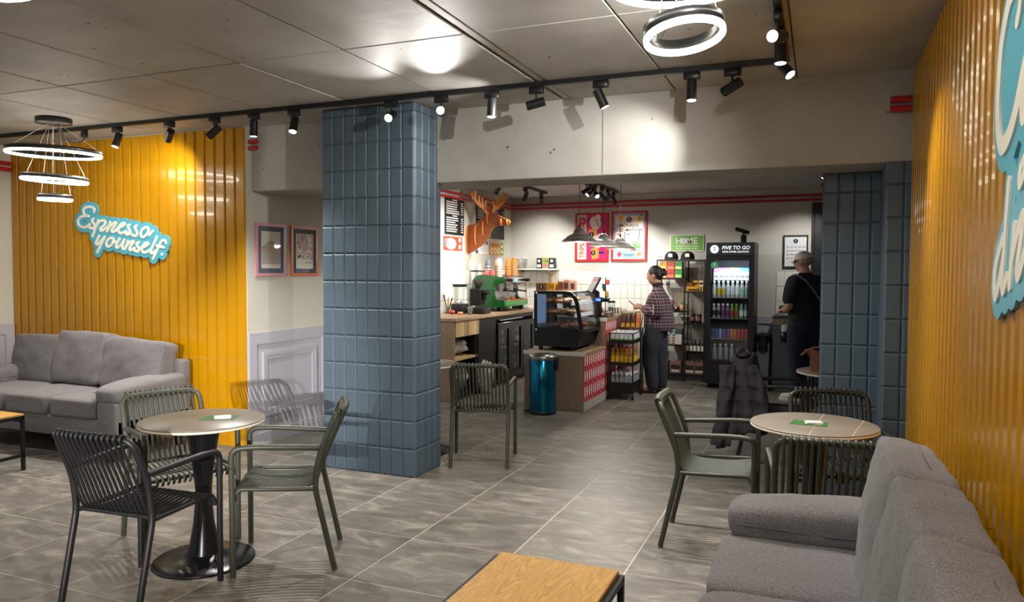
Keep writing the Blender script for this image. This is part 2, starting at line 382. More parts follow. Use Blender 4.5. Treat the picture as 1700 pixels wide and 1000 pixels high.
# white wall tiles behind the counter
tbw = MB().rbox(.002, .0995, 0, .008, .002, .198, .004, 1, smooth=False).mesh('wall_tile', M_WTILE)
def tile_rows(par, axis, plane, sgn, u0, n, z1, rows, tw=.1015, th=.2):
    b = MB(); p, q = sorted((plane, plane+sgn*.002))
    (b.box(u0, u0+n*tw, p, q, z1-rows*th, z1) if axis == 1 else b.box(p, q, u0, u0+n*tw, z1-rows*th, z1)); b.build('tile_joint', M_WGROUT, par)
    for r in range(rows):
        for k in range(n):
            u = u0+k*tw; z = z1-(r+1)*th
            if axis == 1: obj('wall_tile', tbw, par, (u, plane+sgn*.009, z))
            else: obj('wall_tile', tbw, par, (plane+sgn*.009, u, z), (0, 0, PI/2))
tile_rows(wb, 1, 10.75, -1, -4.43, 24, 1.505, 3)
tile_rows(ws, 0, -4.44, 1, 8.30, 24, 1.515, 3)
tile_rows(wb, 1, 10.75, -1, -.56, 5, 1.505, 3)
# blue tiled columns
tb = MB(); q = .008
tb.add([(.0005,0,.0005),(.098,0,.0005),(.098,0,.2025),(.0005,0,.2025),(.011,-q,.011),(.0875,-q,.011),(.0875,-q,.192),(.011,-q,.192)],
       [(4,5,6,7),(0,1,5,4),(1,2,6,5),(2,3,7,6),(3,0,4,7)])
tbm = tb.mesh('tile', M_BLUE)
def column(name, x0, x1, y0, y1, z1, label, faces):
    o = struct(name, MB().box(x0, x1, y0, y1, 0, z1), M_BLUEG, label)
    for f, u0, n, pl, rot in faces:
        tw = .0985; z = 0.0; r = 0
        while z < z1-.02:
            h = min(1, (z1-z)/.203)
            for k in range(n):
                u = u0+k*tw
                loc = (u, pl, z) if f == 'y' else (pl, u, z)
                t = obj('tile', tbm, o, loc, (0, 0, rot))
                if h < 1: t.scale = (1, 1, h)
            z += .203; r += 1
    return o
column('tiled_column', -3.478, -2.69, 4.70, 5.09, CH, 'blue grey tiled column beside the counter opening', [('y', -3.478, 8, 4.70, 0), ('x', 4.70, 4, -2.69, PI/2)])
column('tiled_column', 0.0, .75, 5.45, 5.85, 2.16, 'dark blue tiled pier under the beam at right', [('y', .003, 4, 5.45, 0)])
column('tiled_column', .35, .75, 5.03, 5.45, 2.16, 'narrow blue tiled pier beside the right yellow sheets', [('y', .352, 2, 5.03, 0)])
for k in range(11):
    for j in range(4): pass
# red pipes along the cafe walls and stubs
def pipe(pts, label, r=.02):
    t = MB(); t.tube(fillet(pts, .06), r, 10); t.build('pipe_run', M_RED, None, label=label, cat='pipe', group='red pipes under the ceiling')
pipe([(-4.40, 5.52, 2.505), (-4.40, 10.71, 2.505), (1.65, 10.71, 2.525)], 'upper red pipe running around the counter walls', .016)
pipe([(-4.40, 5.52, 2.445), (-4.40, 10.71, 2.445), (1.65, 10.71, 2.465)], 'lower red pipe running around the counter walls', .016)
for z, w in ((2.57, 'upper'), (2.515, 'lower')):
    pipe([(-4.47, 5.0, z), (-4.36, 5.0, z)], w+' short red pipe stub above the pictures', .018)
    pipe([(.36, 4.99, z-.05), (.47, 4.99, z-.05)], w+' short red pipe stub beside the right yellow sheets', .02)
    pipe([(-7.31, 3.0, z-.05), (-7.31, 4.93, z-.05)], w+' red pipe at far left above the wainscot', .022)
cl = MB()
for x in (-3.2, -1.75, -.95): cl.box(x-.012, x+.012, 10.69, 10.75, 2.43, 2.55)
# door in the rear wall at right
dr = thing('door_1', 'dark door beside the framed price print', 'door'); dr['kind'] = 'structure'; del dr['category']
MB().box(-.12, .80, 10.70, 10.75, 0, 2.42).build('door_frame', M_DOOR, dr)
MB().rbox(-.09, .77, 10.68, 10.71, .01, 2.38, .004, 1, smooth=False).build('door_leaf', M_DOOR, dr)
h = MB(); h.cyl((-.05, 10.68, 1.16), (-.05, 10.63, 1.16), .01).tube([(-.05, 10.635, 1.16), (.07, 10.635, 1.16)], .009); h.build('door_handle', M_STEEL, dr)
MB().rbox(-.075, -.035, 10.672, 10.682, .60, .72, .012, 2).build('lock_plate', M_WHITE, dr)
# ------------------------------------------------------------------ track lights and pendants
M_LENS = mat('lamp_lens', '#fff1d8', .3, emit=14)
M_LENSOFF = mat('lamp_lens_dim', '#e8e4da', .25, emit=1.2)
M_RING = mat('ring_diffuser', '#fffaea', .4, emit=20)
M_LAMPBLACK = mat('lamp_black', '#18181a', .35)
def head(loc, d, energy, label, size=62, lens=True, track_dir=(1,0,0), group='track spotlights', col=(1, .968, .925), drop=.0):
    """spotlight on a track: adapter, stem, body, lens and its light. loc: point on the track underside, d: aim"""
    t = thing('track_spotlight', label, 'spotlight', loc, 0, group); d = Vector(d).normalized()
    a = MB(); td = Vector(track_dir)
    if abs(td.x) > .5: a.rbox(-.048, .048, -.017, .017, -.045, 0, .004, 1)
    else: a.rbox(-.017, .017, -.048, .048, -.045, 0, .004, 1)
    a.build('track_adapter', M_LAMPBLACK, t)
    piv = Vector((0, 0, -.085-drop)); MB().cyl((0,0,-.04), piv, .008, n=8).build('stem', M_LAMPBLACK, t)
    side = Vector((0,0,1)).cross(d); side = side.normalized() if side.length > .05 else Vector((1,0,0))
    c = piv+Vector((0,0,-.02)); p = c-d*.055; q = c+d*.065
    b = MB(); b.cyl(p, q-d*.004, .029, n=20); b.cyl(q-d*.004, q, .029, .0275, n=20, caps=False); b.build('lamp_body', M_LAMPBLACK, t)
    MB().cyl(q-d*.006, q-d*.003, .0255, n=16).build('lens', M_LENS if lens else M_LENSOFF, t)
    if energy:
        l = D.lights.new('spot', 'SPOT'); l.energy = energy; l.spot_size = math.radians(size); l.spot_blend = .9; l.shadow_soft_size = .011; l.color = col
        lo = D.objects.new('spot_light', l); COL.objects.link(lo); lo.parent = t; lo.location = q+d*.01
        lo.rotation_euler = d.to_track_quat('-Z', 'Y').to_euler()
    return t
def rail(name, a, b, label):
    a, b = Vector(a), Vector(b); m = MB()
    if abs(a.x-b.x) > .1: m.box(min(a.x,b.x), max(a.x,b.x), a.y-.017, a.y+.017, a.z, a.z+.03)
    else: m.box(a.x-.017, a.x+.017, min(a.y,b.y), max(a.y,b.y), a.z, a.z+.03)
    return m.build(name, M_LAMPBLACK, None, label=label, cat='lighting track')
TZ = 2.668
rail('lighting_track', (-7.1, 4.5, TZ), (-.2, 4.5, TZ), 'long black lighting track across the concrete ceiling')
rail('lighting_track', (-.2, 4.483, TZ), (-.2, -3.0, TZ), 'black lighting track running overhead near right yellow sheets')
rail('lighting_track', (-7.1, -3.0, TZ), (-.217, -3.0, TZ), 'black lighting track near the windows')
rail('lighting_track', (-7.1, 4.483, TZ), (-7.1, -2.983, TZ), 'black lighting track along left wall')
E1 = 92
tf = thing('track_feed', 'small black power feed with cable on the track beside the ring pendant', 'power feed', (-5.74, 4.5, TZ)); MB().rbox(-.025, .025, -.017, .017, -.06, 0, .004, 1).build('feed_box', M_LAMPBLACK, tf); MB().tube(spline([(0, 0, -.06), (.005, -.03, -.10), (-.04, -.08, -.115), (-.08, -.12, -.07), (-.075, -.16, -.02)], 5), .004, 6).build('cable', M_LAMPBLACK, tf)
spots = [
 (-5.36, (-.05, -.35, -1), E1, 1, 'first track spotlight right of the ring pendant, lit and aimed at floor'),
 (-4.79, (-.75, .45, -.5), E1*.35, 1, 'black track spotlight turned sideways above the yellow sheets'),
 (-4.33, (-.75, -.35, -.75), E1, 1, 'tilted track spotlight over the right end of the yellow sheets'),
 (-3.95, (0, -.05, -1), E1, 1, 'track spotlight hanging straight down left of the blue column'),
 (-3.58, (.15, -.45, -1), E1, 1, 'lit track spotlight just left of the blue column'),
 (-2.76, (.25, -1, -.45), E1*.5, 1, 'bright track spotlight in front of the blue column facing the room'),
 (-2.37, (.42, -1, -.08), E1*.8, 1, 'dazzling track spotlight beside the blue column corner'),
 (-2.0, (0, -.12, -1), E1, 1, 'track spotlight straight down at left of the beam'),
 (-1.69, (-1, -.25, -.25), E1*.35, 1, 'horizontal track spotlight turned left in front of the beam'),
 (-1.27, (.45, .12, -1), E1*.8, 1, 'slanted dark track spotlight in front of the beam middle'),
 (-.72, (.02, -.15, -1), E1, 1, 'track spotlight straight down near right end of track'),
 (-.49, (-.85, .45, -.35), E1*.6, 1, 'dark track spotlight tilted left near right end of track')]
for x, d, e, l, lab in spots: head((x, 4.5, TZ), d, e, lab, lens=bool(l), size=(52 if x == -2.37 else 100) if x < -1 else 66)
for y, d, lab in ((4.18, (.55, -.35, -.75), 'track spotlight at the track corner aimed right'), (3.86, (.02, -.12, -1), 'track spotlight below the corner pointing down'), (3.62, (-.35, -1, -.25), 'glaring track spotlight at the top edge of the picture')):
    head((-.2, y, TZ), d, E1*.7, lab, size=80, track_dir=(0, 1, 0))
FILL_SPOTS = [((-.2, 2.9), (-.9, .70, -.36), 105, 100), ((-.2, 2.0), (-.7, .3, -1), E1*.5, 95), ((-.2, .8), (.7, .5, -1), E1*.5, 95), ((-.2, -.6), (-.8, .6, -1), E1*.5, 95), ((-.2, -2), (-.7, .7, -1), E1*.5, 95),
    ((-2.0, -3), (-.1, .9, -.8), E1*.4, 95), ((-3.4, -3), (-.15, 1, -.75), E1*.4, 95), ((-4.8, -3), (-.1, 1, -.75), E1*.4, 95), ((-6.2, -3), (0, 1, -.75), E1*.4, 95), ((-7.1, -1), (.9, .4, -1), E1*.4, 100), ((-7.1, .9), (.9, .3, -1), E1*.4, 100), ((-7.1, 2.6), (.7, .2, -1), E1*.4, 100)]
for p, d, e, sz in FILL_SPOTS:  # unseen spots added as fill for the room; the first lights the beam
    head((p[0], p[1], TZ), d, e, 'unseen track spotlight added above and behind the viewpoint', size=sz, track_dir=(0, 1, 0) if p[1] > -2.5 else (1, 0, 0), group='added unseen spotlights behind the camera')
rail('lighting_track', (1.0, -9.35, TZ), (3.6, -9.35, TZ), 'black lighting track at the far end behind the viewpoint')
for x, e in ((2.95, 5200), (2.35, 2600)):
    head((x, -9.35, TZ), Vector((-4.42, 5.35, .5))-Vector((x, -9.35, 2.56)), e, 'strong narrow track spotlight at the far end of the seating room', size=9, group='spotlights at the far end')
def ring_pendant(loc, rings, label, canopy_r=.13, energy=0):
    """rings: (radius, z below ceiling, tilt_x, tilt_y)"""
    t = thing('ring_pendant', label, 'pendant lamp', loc)
    MB().lathe([(0, -.045), (canopy_r-.004, -.045), (canopy_r, -.04), (canopy_r, 0), (0, 0)], 32).build('canopy', M_LAMPBLACK, t)
    for r, dz, tx, ty in rings:
        M = Matrix.Translation((0, 0, -dz)) @ Matrix.Rotation(tx, 4, 'X') @ Matrix.Rotation(ty, 4, 'Y')
        w = .016; h = .030
        hoop = MB().lathe([(r-w, -.002), (r, -.002), (r, h), (r-.004, h), (r-.005, .002), (r-w+.005, .002), (r-w+.004, h), (r-w, h), (r-w, -.002)], 64, M=M).build('ring', M_LAMPBLACK, t)
        MB().lathe([(r-w+.001, -.003), (r-w+.001, -.016), (r-w+.004, -.020), (r-.003, -.020), (r+.001, -.016), (r+.001, -.003), (r-w+.001, -.003)], 64, M=M).build('diffuser', M_RING, hoop)
        wr_ = MB()
        for k in range(3):
            a = 2*PI*k/3+.5; p = M @ Vector(((r-.008)*math.cos(a), (r-.008)*math.sin(a), h)); q = Vector((.035*math.cos(a), .035*math.sin(a), -.045))
            wr_.cyl(p, q, .0017, n=5)
        a = 2.4; p = M @ Vector(((r-.008)*math.cos(a), (r-.008)*math.sin(a), h))
        wr_.build('suspension_wire', mat('wire_steel', '#b9b4a4', .4, .6), hoop)
        c = MB(); c.tube(spline([p, (p.x*.6+.05, p.y*.6, -dz*.6), (.08, -.02, -.044)], 5), .0022, 5); c.build('cable', M_LAMPBLACK, hoop)
    return t
ring_pendant((-5.66, 4.17, CH), [(.335, .275, .02, .03), (.235, .485, -.01, .05), (.122, .635, 0, .02)], 'three tier ring pendant lamp left in front of the yellow sheets')
ring_pendant((-.41, 2.40, CH), [(.36, .16, .05, -.05), (.24, .28, .03, -.03), (.125, .455, -.10, -.13)], 'ring pendant lamp at the top edge near right corner')
for k, (x, y) in enumerate(((-5.4, 0), (-2.6, -1.0), (-1.6, 1.0))):  # extra ring pendants out of view, added as fill light
    ring_pendant((x, y, CH), [(.36, .25, 0, 0), (.24, .45, 0, 0), (.125, .6, 0, 0)], ['added unseen ring pendant lamp over the middle of the seating', 'added unseen ring pendant lamp nearest the window wall', 'added unseen ring pendant lamp over the oak coffee table'][k])
# ------------------------------------------------------------------ chairs
from mathutils import noise as mnoise
M_CHK = mat('chair_black', '#1b1b1d', .45)
M_CHO = mat('chair_olive', '#3f4238', .42)
M_CHD = mat('chair_charcoal', '#1c1d1d', .45)
M_GLIDE = mat('grey_glide', '#8b8b88', .5)
def make_chair(m, label):
    t = thing('armchair', label, 'chair', group='slatted armchairs'); R = .0145
    for s in (-1, 1):
        MB().tube(fillet([(s*.214, -.275, .006), (s*.216, -.185, .41), (s*.214, -.185, .46)], .12, 6), [.0135]*7+[.0145]*1 if 0 else .0145, 10).build('leg', m, t)
        MB().tube([(s*.242, .205, .006), (s*.242, .205, .30), (s*.242, .207, .545)], R, 10).build('leg', m, t)
        MB().tube(fillet([(s*.242, .207, .54), (s*.242, .207, .635), (s*.236, .10, .640), (s*.213, -.205, .622)], [.085, .1], 8), R, 10).build('armrest', m, t)
        MB().tube(fillet([(s*.214, -.182, .418), (s*.213, .0, .422), (s*.213, .185, .430), (s*.222, .20, .375)], [.1, .06], 6), .0115, 8).build('seat_rail', m, t)
        MB().tube([(s*.236, .204, .378), (s*.19, .204, .378)], .010, 8).build('stub', m, t)
        for y in (-.275, .205): MB().cyl((s*(.214 if y < 0 else .242), y, 0), (s*(.214 if y < 0 else .242), y, .008), .0125, n=10).build('glide', M_GLIDE, t)
    fr = fillet([(-.214, -.185, .45), (-.214, -.20, .58), (-.212, -.285, .785), (-.10, -.302, .79), (.10, -.302, .79), (.212, -.285, .785), (.214, -.20, .58), (.214, -.185, .45)], [.1, .055, .1, .1, .055, .1], 6)
    MB().tube(fr, R, 10).build('back_frame', m, t)
    MB().tube([(-.215, .192, .405), (.215, .192, .405)], .010, 8).build('front_rail', m, t)
    MB().tube([(-.214, -.178, .425), (-.214, -.178, .425+1e-3), (.214, -.178, .425)], .009, 8).build('rear_rail', m, t)
    n = 14
    for k in range(n):
        x = -.181+.362*k/(n-1); bow = .018*(1-(x/.2)**2)
        path = spline([(x, -.272-bow, .772), (x, -.292-bow, .808), (x, -.315-bow, .795), (x, -.295-bow, .745), (x, -.228-bow*.8, .585), (x, -.195-bow*.5, .49), (x, -.165-bow*.3, .435), (x, -.10, .412), (x, .05, .410), (x, .15, .424), (x, .192, .422), (x, .21, .398), (x, .197, .378)], 4)
        MB().tube(path, .0076, 6, up=(1, 0, 0), ry=.0058).build('slat', m, t)
    return t
PROTO = {}
def chair(kind, x, y, deg, label):
    m = {'black': M_CHK, 'olive': M_CHO, 'charcoal': M_CHD}[kind]
    if kind not in PROTO: PROTO[kind] = make_chair(m, label); c = PROTO[kind]; c.location = (x, y, 0); c.rotation_euler = (0, 0, math.radians(deg)); return c
    return dup(PROTO[kind], (x, y, 0), math.radians(deg), label)
chair('black', -2.874, 2.535, 3.6, 'black slatted armchair in the left foreground with its back to us')
chair('olive', -3.255, 3.095, -114.7, 'olive slatted armchair between the left sofa and the round table')
chair('olive', -2.565, 3.115, 121.7, 'olive slatted armchair in profile in front of the blue column')
chair('olive', -2.45, 5.357, 18.1, 'olive slatted armchair standing alone just right of the blue column')
chair('olive', -.515, 4.26, -88, 'olive slatted armchair in profile at the left side of right round table')
chair('olive', .03, 3.66, 3.6, 'olive slatted armchair right behind the arm of the right sofa')
chair('charcoal', .09, 4.52, 187, 'charcoal slatted armchair beyond the right round table against the dark pier')
JCH = chair('charcoal', -.32, 6.2, -88, 'charcoal slatted armchair with plaid jacket over its back')
chair('charcoal', .16, 6.86, 182, 'charcoal slatted armchair half hidden behind the right pier')
# ------------------------------------------------------------------ round tables
M_TOP = mat('stone_look_top', '#776f63', .38, noise=(4, .14, 6), rvar=.06)
M_EDGE = mat('pale_edge', '#d9cdb8', .5)
M_PED = mat('black_pedestal', '#141416', .25)
def round_table(x, y, label, r=.305):
    t = thing('round_table', label, 'table', (x, y, 0), 0, 'round pedestal tables'); H = .735
    top = MB().lathe([(0, H-.001), (r-.002, H-.001), (r, H-.003), (r, H-.008), (0, H-.008)], 64).build('table_top', M_TOP, t)
    MB().lathe([(0, H-.008), (r+.0005, H-.008), (r+.0005, H-.018), (r-.004, H-.02), (0, H-.02)], 64).build('edge_band', M_EDGE, top)
    MB().lathe([(.095, H-.02), (.09, H-.03), (.072, H-.12), (.05, H-.26), (.041, H-.36), (.043, .30), (.052, .20), (.072, .09), (.085, .05), (.086, .046)], 32).build('pedestal', M_PED, t)
    MB().lathe([(.086, .047), (.12, .030), (.17, .018), (.245, .013), (.25, .009), (.25, 0), (0, 0)], 48).build('base_plate', M_PED, t)
    return t
round_table(-2.92, 2.93, 'round pedestal table among the three chairs at left')
rt_ = round_table(-.02, 4.07, 'round pedestal table behind the right sofa')
for a, b in (((-.02, -.30), (.05, .295)), ((.17, -.25), (.24, .18))): MB().tube([(a[0], a[1], .7345), (b[0], b[1], .7345)], .0016, 4).build('joint_line', M_EDGE, [c for c in rt_.children if c.name.startswith('table_top')][0])
round_table(-3.06, 5.45, 'round pedestal table mostly hidden behind the blue column')
round_table(.14, 6.30, 'round pedestal table with the brown paper bag behind the right pier')
# menu cards on the tables
M_GREEN = mat('leaflet_green', '#31632f', .5, noise=(40, .35)); M_PAPER = mat('paper', '#e8e2d6', .7)
def leaflet(x, y, z, deg, where):
    a = math.radians(deg)
    t = thing('leaflet', 'green printed leaflet lying open on the round table '+where, 'leaflet', (x, y, z), a)
    MB().box(-.085, .0, -.06, .06, 0, .0012).build('page', M_GREEN, t); MB().box(0, .085, -.055, .065, .0003, .0015, Matrix.Rotation(.12, 4, 'Z')).build('page', M_GREEN, t)
    c = thing('card_stack', 'small pile of white cards on the leaflet '+where, 'cards', (x+.02*math.cos(a), y+.02*math.sin(a), z+.0018), a+.3)
    mb = MB()
    for k in range(5): MB().rbox(-.04, .04, -.026, .026, k*.002, k*.002+.0018, .0005, 1, M=Matrix.Rotation(.05*k, 4, 'Z')).build('card', M_PAPER, c)
leaflet(-2.86, 2.98, .7345, 20, 'at left'); leaflet(-.04, 4.06, .7345, -8, 'at right')
# ------------------------------------------------------------------ sofas
def mat_fabric():
    m = D.materials.new('grey_melange_fabric'); m.use_nodes = True; N = m.node_tree.nodes; L = m.node_tree.links; b = N['Principled BSDF']
    tc = N.new('ShaderNodeTexCoord'); mp = N.new('ShaderNodeMapping'); mp.inputs['Scale'].default_value = (1.6, 1.6, 3); L.new(tc.outputs['Object'], mp.inputs[0])
    t = N.new('ShaderNodeTexNoise'); t.inputs['Scale'].default_value = 330; t.inputs['Detail'].default_value = 3; L.new(mp.outputs[0], t.inputs['Vector'])
    t2 = N.new('ShaderNodeTexNoise'); t2.inputs['Scale'].default_value = 260; t2.inputs['Detail'].default_value = 2; L.new(tc.outputs['Object'], t2.inputs['Vector'])
    ad = N.new('ShaderNodeMath'); ad.operation = 'ADD'; L.new(t.outputs['Fac'], ad.inputs[0]); L.new(t2.outputs['Fac'], ad.inputs[1])
    r = N.new('ShaderNodeValToRGB'); e = r.color_ramp.elements; mr = N.new('ShaderNodeMapRange'); mr.inputs['From Min'].default_value = .75; mr.inputs['From Max'].default_value = 1.25
    L.new(ad.outputs[0], mr.inputs[0]); e[0].color = lin('#454347'); e[1].color = lin('#8a8585'); L.new(mr.outputs[0], r.inputs[0]); L.new(r.outputs[0], b.inputs['Base Color'])
    b.inputs['Roughness'].default_value = .95; b.inputs['Specular IOR Level'].default_value = .15; b.inputs['Sheen Weight'].default_value = .15
    bp = N.new('ShaderNodeBump'); bp.inputs['Strength'].default_value = .3; bp.inputs['Distance'].default_value = .002; L.new(ad.outputs[0], bp.inputs['Height']); L.new(bp.outputs[0], b.inputs['Normal'])
    return m
M_FAB = mat_fabric()
M_SEAM = mat('seam_thread', '#5a575b', .9)
def cushion(w, d, h, k=7, puff=.25, seed=0, n=12, wr=.006, M=None):
    """puffy box centred at origin"""
    bm = bmesh.new(); bmesh.ops.create_cube(bm, size=2); bmesh.ops.subdivide_edges(bm, edges=bm.edges[:], cuts=n, use_grid_fill=True)
    for v in bm.verts:
        x, y, z = v.co; mx = max(abs(x), abs(y), abs(z)); s = mx/((abs(x)**k+abs(y)**k+abs(z)**k)**(1/k)); x, y, z = x*s, y*s, z*s
        zz = z*(1+puff*(1-x*x)*(1-y*y)); q = Vector((x*w/2, y*d/2, zz*h/2))
        nn = mnoise.noise(Vector((q.x*5+seed*7.1, q.y*5, q.z*7)))*wr*1.5+mnoise.noise(Vector((q.x*14+seed*3.3, q.y*14, q.z*16)))*wr
        v.co = q*(1+0)+Vector((x, y, z)).normalized()*nn
    mb = MB(); bm.verts.index_update(); mb.add([v.co for v in bm.verts], [[v.index for v in f.verts] for f in bm.faces], True, M); bm.free(); return mb
def sofa(loc, rz, label, tops, L=2.03, aw=.21):
    t = thing('sofa', label, 'sofa', loc, rz, 'grey fabric sofas'); hl = L/2
    MB().rbox(-hl, hl, -.385, .37, .17, .33, .012, 2).build('base', M_FAB, t)
    MB().rbox(-hl+.02, hl-.02, .27, .385, .19, .735, .03, 3).build('back_frame', M_FAB, t)
    for sx in (-1, 1):
        a, b = (hl-aw, hl) if sx > 0 else (-hl, -hl+aw)
        MB().rbox(a, b, -.39, .36, .175, .475, .025, 3).build('arm', M_FAB, t)
        cushion(aw+.09, .74, .15, 4.2, .2, 3+sx, 12, .006, Matrix.Translation(((a+b)/2-sx*.01, -.03, .54)) @ Matrix.Rotation(.05, 4, 'X')).build('arm_cushion', M_FAB, t)
        MB().tube([((a+b)/2-sx*(aw/2+.055), -.36, .535), ((a+b)/2-sx*(aw/2+.058), -.03, .53), ((a+b)/2-sx*(aw/2+.055), .25, .535)], .003, 5).build('piping', M_SEAM, t)
        for y in (-.34, .32): MB().box(sx*(hl-.12)-.03, sx*(hl-.12)+.03, y-.03, y+.03, 0, .172).build('leg', M_BLACK, t)
    w = (L-2*aw)/3
    for k in range(3):
        x = -hl+aw+w*(k+.5)
        c = cushion(w-.006, .66, .165, 9, .10, 10+k, 12, .004, Matrix.Translation((x, -.085, .405))).build('seat_cushion', M_FAB, t)
        MB().tube([(x-w/2+.025, -.4135, .345), (x, -.416, .345), (x+w/2-.025, -.4135, .345)], .003, 5).build('piping', M_SEAM, c)
    for k, (dx, z, tilt, roll, ww, hh) in enumerate(tops):
        x = -hl+aw+w*(k+.5)+dx
        M = Matrix.Translation((x, .185, z)) @ Matrix.Rotation(roll, 4, 'Y') @ Matrix.Rotation(PI/2-tilt, 4, 'X')
        c = cushion(ww, hh, .19, 11, .20, 20+k, 18, .008, M).build('back_cushion', M_FAB, t)
        pts = []
        for i in range(13):
            u = -1+2*i/12; pts.append(M @ Vector((u*ww/2*.93, hh/2*.985-.02*abs(u)**6, -.03)))
        MB().tube(pts, .003, 5).build('piping', M_SEAM, c)
    return t
sofa((-5.985, 4.505, 0), 0, 'grey three seat sofa against the left yellow sheets', [(-.03, .685, .18, -.02, .64, .43), (-.03, .715, .2, .02, .60, .46), (.06, .685, .2, .05, .68, .44)])
sofa((.075, 2.20, 0), -PI/2, 'grey sofa in the right foreground along the yellow sheets', [(-.03, .66, .16, 0, .66, .48), (0, .66, .16, .0, .60, .48), (.0, .66, .16, 0, .60, .48)])
# ------------------------------------------------------------------ coffee tables
def mat_oak(name='oak', a='#a9782f', b='#c89b4e', ax=1):
    m = D.materials.new(name); m.use_nodes = True; N = m.node_tree.nodes; L = m.node_tree.links; bs = N['Principled BSDF']
    tc = N.new('ShaderNodeTexCoord'); mp = N.new('ShaderNodeMapping'); mp.inputs['Scale'].default_value = (9, .8, 9) if ax == 1 else (.8, 9, 9) if ax == 0 else (9, 9, .8); L.new(tc.outputs['Object'], mp.inputs[0])
    t = N.new('ShaderNodeTexNoise'); t.inputs['Scale'].default_value = 1.3; t.inputs['Detail'].default_value = 3; t.inputs['Distortion'].default_value = .9; L.new(mp.outputs[0], t.inputs['Vector'])
    w = N.new('ShaderNodeMath'); w.operation = 'MULTIPLY'; w.inputs[1].default_value = 17; L.new(t.outputs['Fac'], w.inputs[0]); fr = N.new('ShaderNodeMath'); fr.operation = 'FRACT'; L.new(w.outputs[0], fr.inputs[0])
    t2 = N.new('ShaderNodeTexNoise'); t2.inputs['Scale'].default_value = 26; t2.inputs['Detail'].default_value = 3; L.new(mp.outputs[0], t2.inputs['Vector'])
    mu = N.new('ShaderNodeMath'); mu.operation = 'MULTIPLY'; L.new(fr.outputs[0], mu.inputs[0]); L.new(t2.outputs['Fac'], mu.inputs[1])
    r = N.new('ShaderNodeValToRGB'); e = r.color_ramp.elements; e[0].position = .05; e[1].position = .6; e[0].color = lin(b); e[1].color = lin(a); L.new(mu.outputs[0], r.inputs[0]); L.new(r.outputs[0], bs.inputs['Base Color'])
    bs.inputs['Roughness'].default_value = .45; bp = N.new('ShaderNodeBump'); bp.inputs['Strength'].default_value = .1; bp.inputs['Distance'].default_value = .001; L.new(mu.outputs[0], bp.inputs['Height']); L.new(bp.outputs[0], bs.inputs['Normal'])
    return m
M_OAK = mat_oak()
def coffee_table(loc, label, w=.46, l=.92, H=.42):
    t = thing('coffee_table', label, 'coffee table', loc, 0, 'oak coffee tables')
    MB().rbox(-w/2, w/2, -l/2, l/2, H-.035, H, .002, 1, smooth=False).build('table_top', M_OAK, t)
    s = .022
    for sx in (-1, 1):
        for sy in (-1, 1):
            x, y = sx*(w/2+.012), sy*(l/2-.02)
            MB().box(x-s/2, x+s/2, y-s/2, y+s/2, 0, H-.012).build('leg', M_BLACK, t)
        MB().box(sx*(w/2+.012)-s/2, sx*(w/2+.012)+s/2, -l/2+.02, l/2-.02, H-.035, H-.0125).build('side_rail', M_BLACK, t)
        MB().box(sx*(w/2+.012)-s/2, sx*(w/2+.012)+s/2, -l/2+.02, l/2-.02, .10, .10+s).build('lower_rail', M_BLACK, t)
    for sy in (-1, 1):
        y = sy*(l/2-.02); MB().box(-w/2-.012, w/2+.012, y-s/2, y+s/2, H-.058, H-.036).build('end_rail', M_BLACK, t)
    return t
coffee_table((-.885, 2.16, 0), 'oak topped coffee table at the bottom edge in front of right sofa')
coffee_table((-5.72, 3.30, 0), 'oak topped coffee table at the left edge by the sofa')
# ------------------------------------------------------------------ framed pictures on the side wall
def mat_art(name, cols, scale, seed, stretch=(1, 1, 1)):
    m = D.materials.new(name); m.use_nodes = True; N = m.node_tree.nodes; L = m.node_tree.links; b = N['Principled BSDF']
    tc = N.new('ShaderNodeTexCoord'); mp = N.new('ShaderNodeMapping'); mp.inputs['Scale'].default_value = stretch; mp.inputs['Location'].default_value = (seed, seed, seed); L.new(tc.outputs['Object'], mp.inputs[0])
    t = N.new('ShaderNodeTexNoise'); t.inputs['Scale'].default_value = scale; t.inputs['Detail'].default_value = 1.5; t.inputs['Distortion'].default_value = 1.2; L.new(mp.outputs[0], t.inputs['Vector'])
    r = N.new('ShaderNodeValToRGB'); r.color_ramp.interpolation = 'CONSTANT'; e = r.color_ramp.elements; n = len(cols)
    while len(e) < n: e.new(.5)
    for i, c in enumerate(cols): e[i].position = .26+.48*i/n if i else 0; e[i].color = lin(c)
    L.new(t.outputs['Fac'], r.inputs[0]); L.new(r.outputs[0], b.inputs['Base Color']); b.inputs['Roughness'].default_value = .5; return m
def mat_pane(name='pane', tint=(.96, .98, 1), add=.06):
    m = D.materials.new(name); m.use_nodes = True; N = m.node_tree.nodes; L = m.node_tree.links; N.remove(N['Principled BSDF'])
    tr = N.new('ShaderNodeBsdfTransparent'); tr.inputs[0].default_value = (*tint, 1); gl = N.new('ShaderNodeBsdfGlossy'); gl.inputs['Roughness'].default_value = .02
    fr = N.new('ShaderNodeFresnel'); fr.inputs[0].default_value = 1.5; ad = N.new('ShaderNodeMath'); ad.operation = 'ADD'; ad.inputs[1].default_value = add; L.new(fr.outputs[0], ad.inputs[0])
    ge = N.new('ShaderNodeNewGeometry'); iv = N.new('ShaderNodeMath'); iv.operation = 'SUBTRACT'; iv.inputs[0].default_value = 1; L.new(ge.outputs['Backfacing'], iv.inputs[1]); ml = N.new('ShaderNodeMath'); ml.operation = 'MULTIPLY'; L.new(ad.outputs[0], ml.inputs[0]); L.new(iv.outputs[0], ml.inputs[1])
    mx = N.new('ShaderNodeMixShader'); L.new(ml.outputs[0], mx.inputs[0]); L.new(tr.outputs[0], mx.inputs[1]); L.new(gl.outputs[0], mx.inputs[2]); L.new(mx.outputs[0], N['Material Output'].inputs[0]); return m
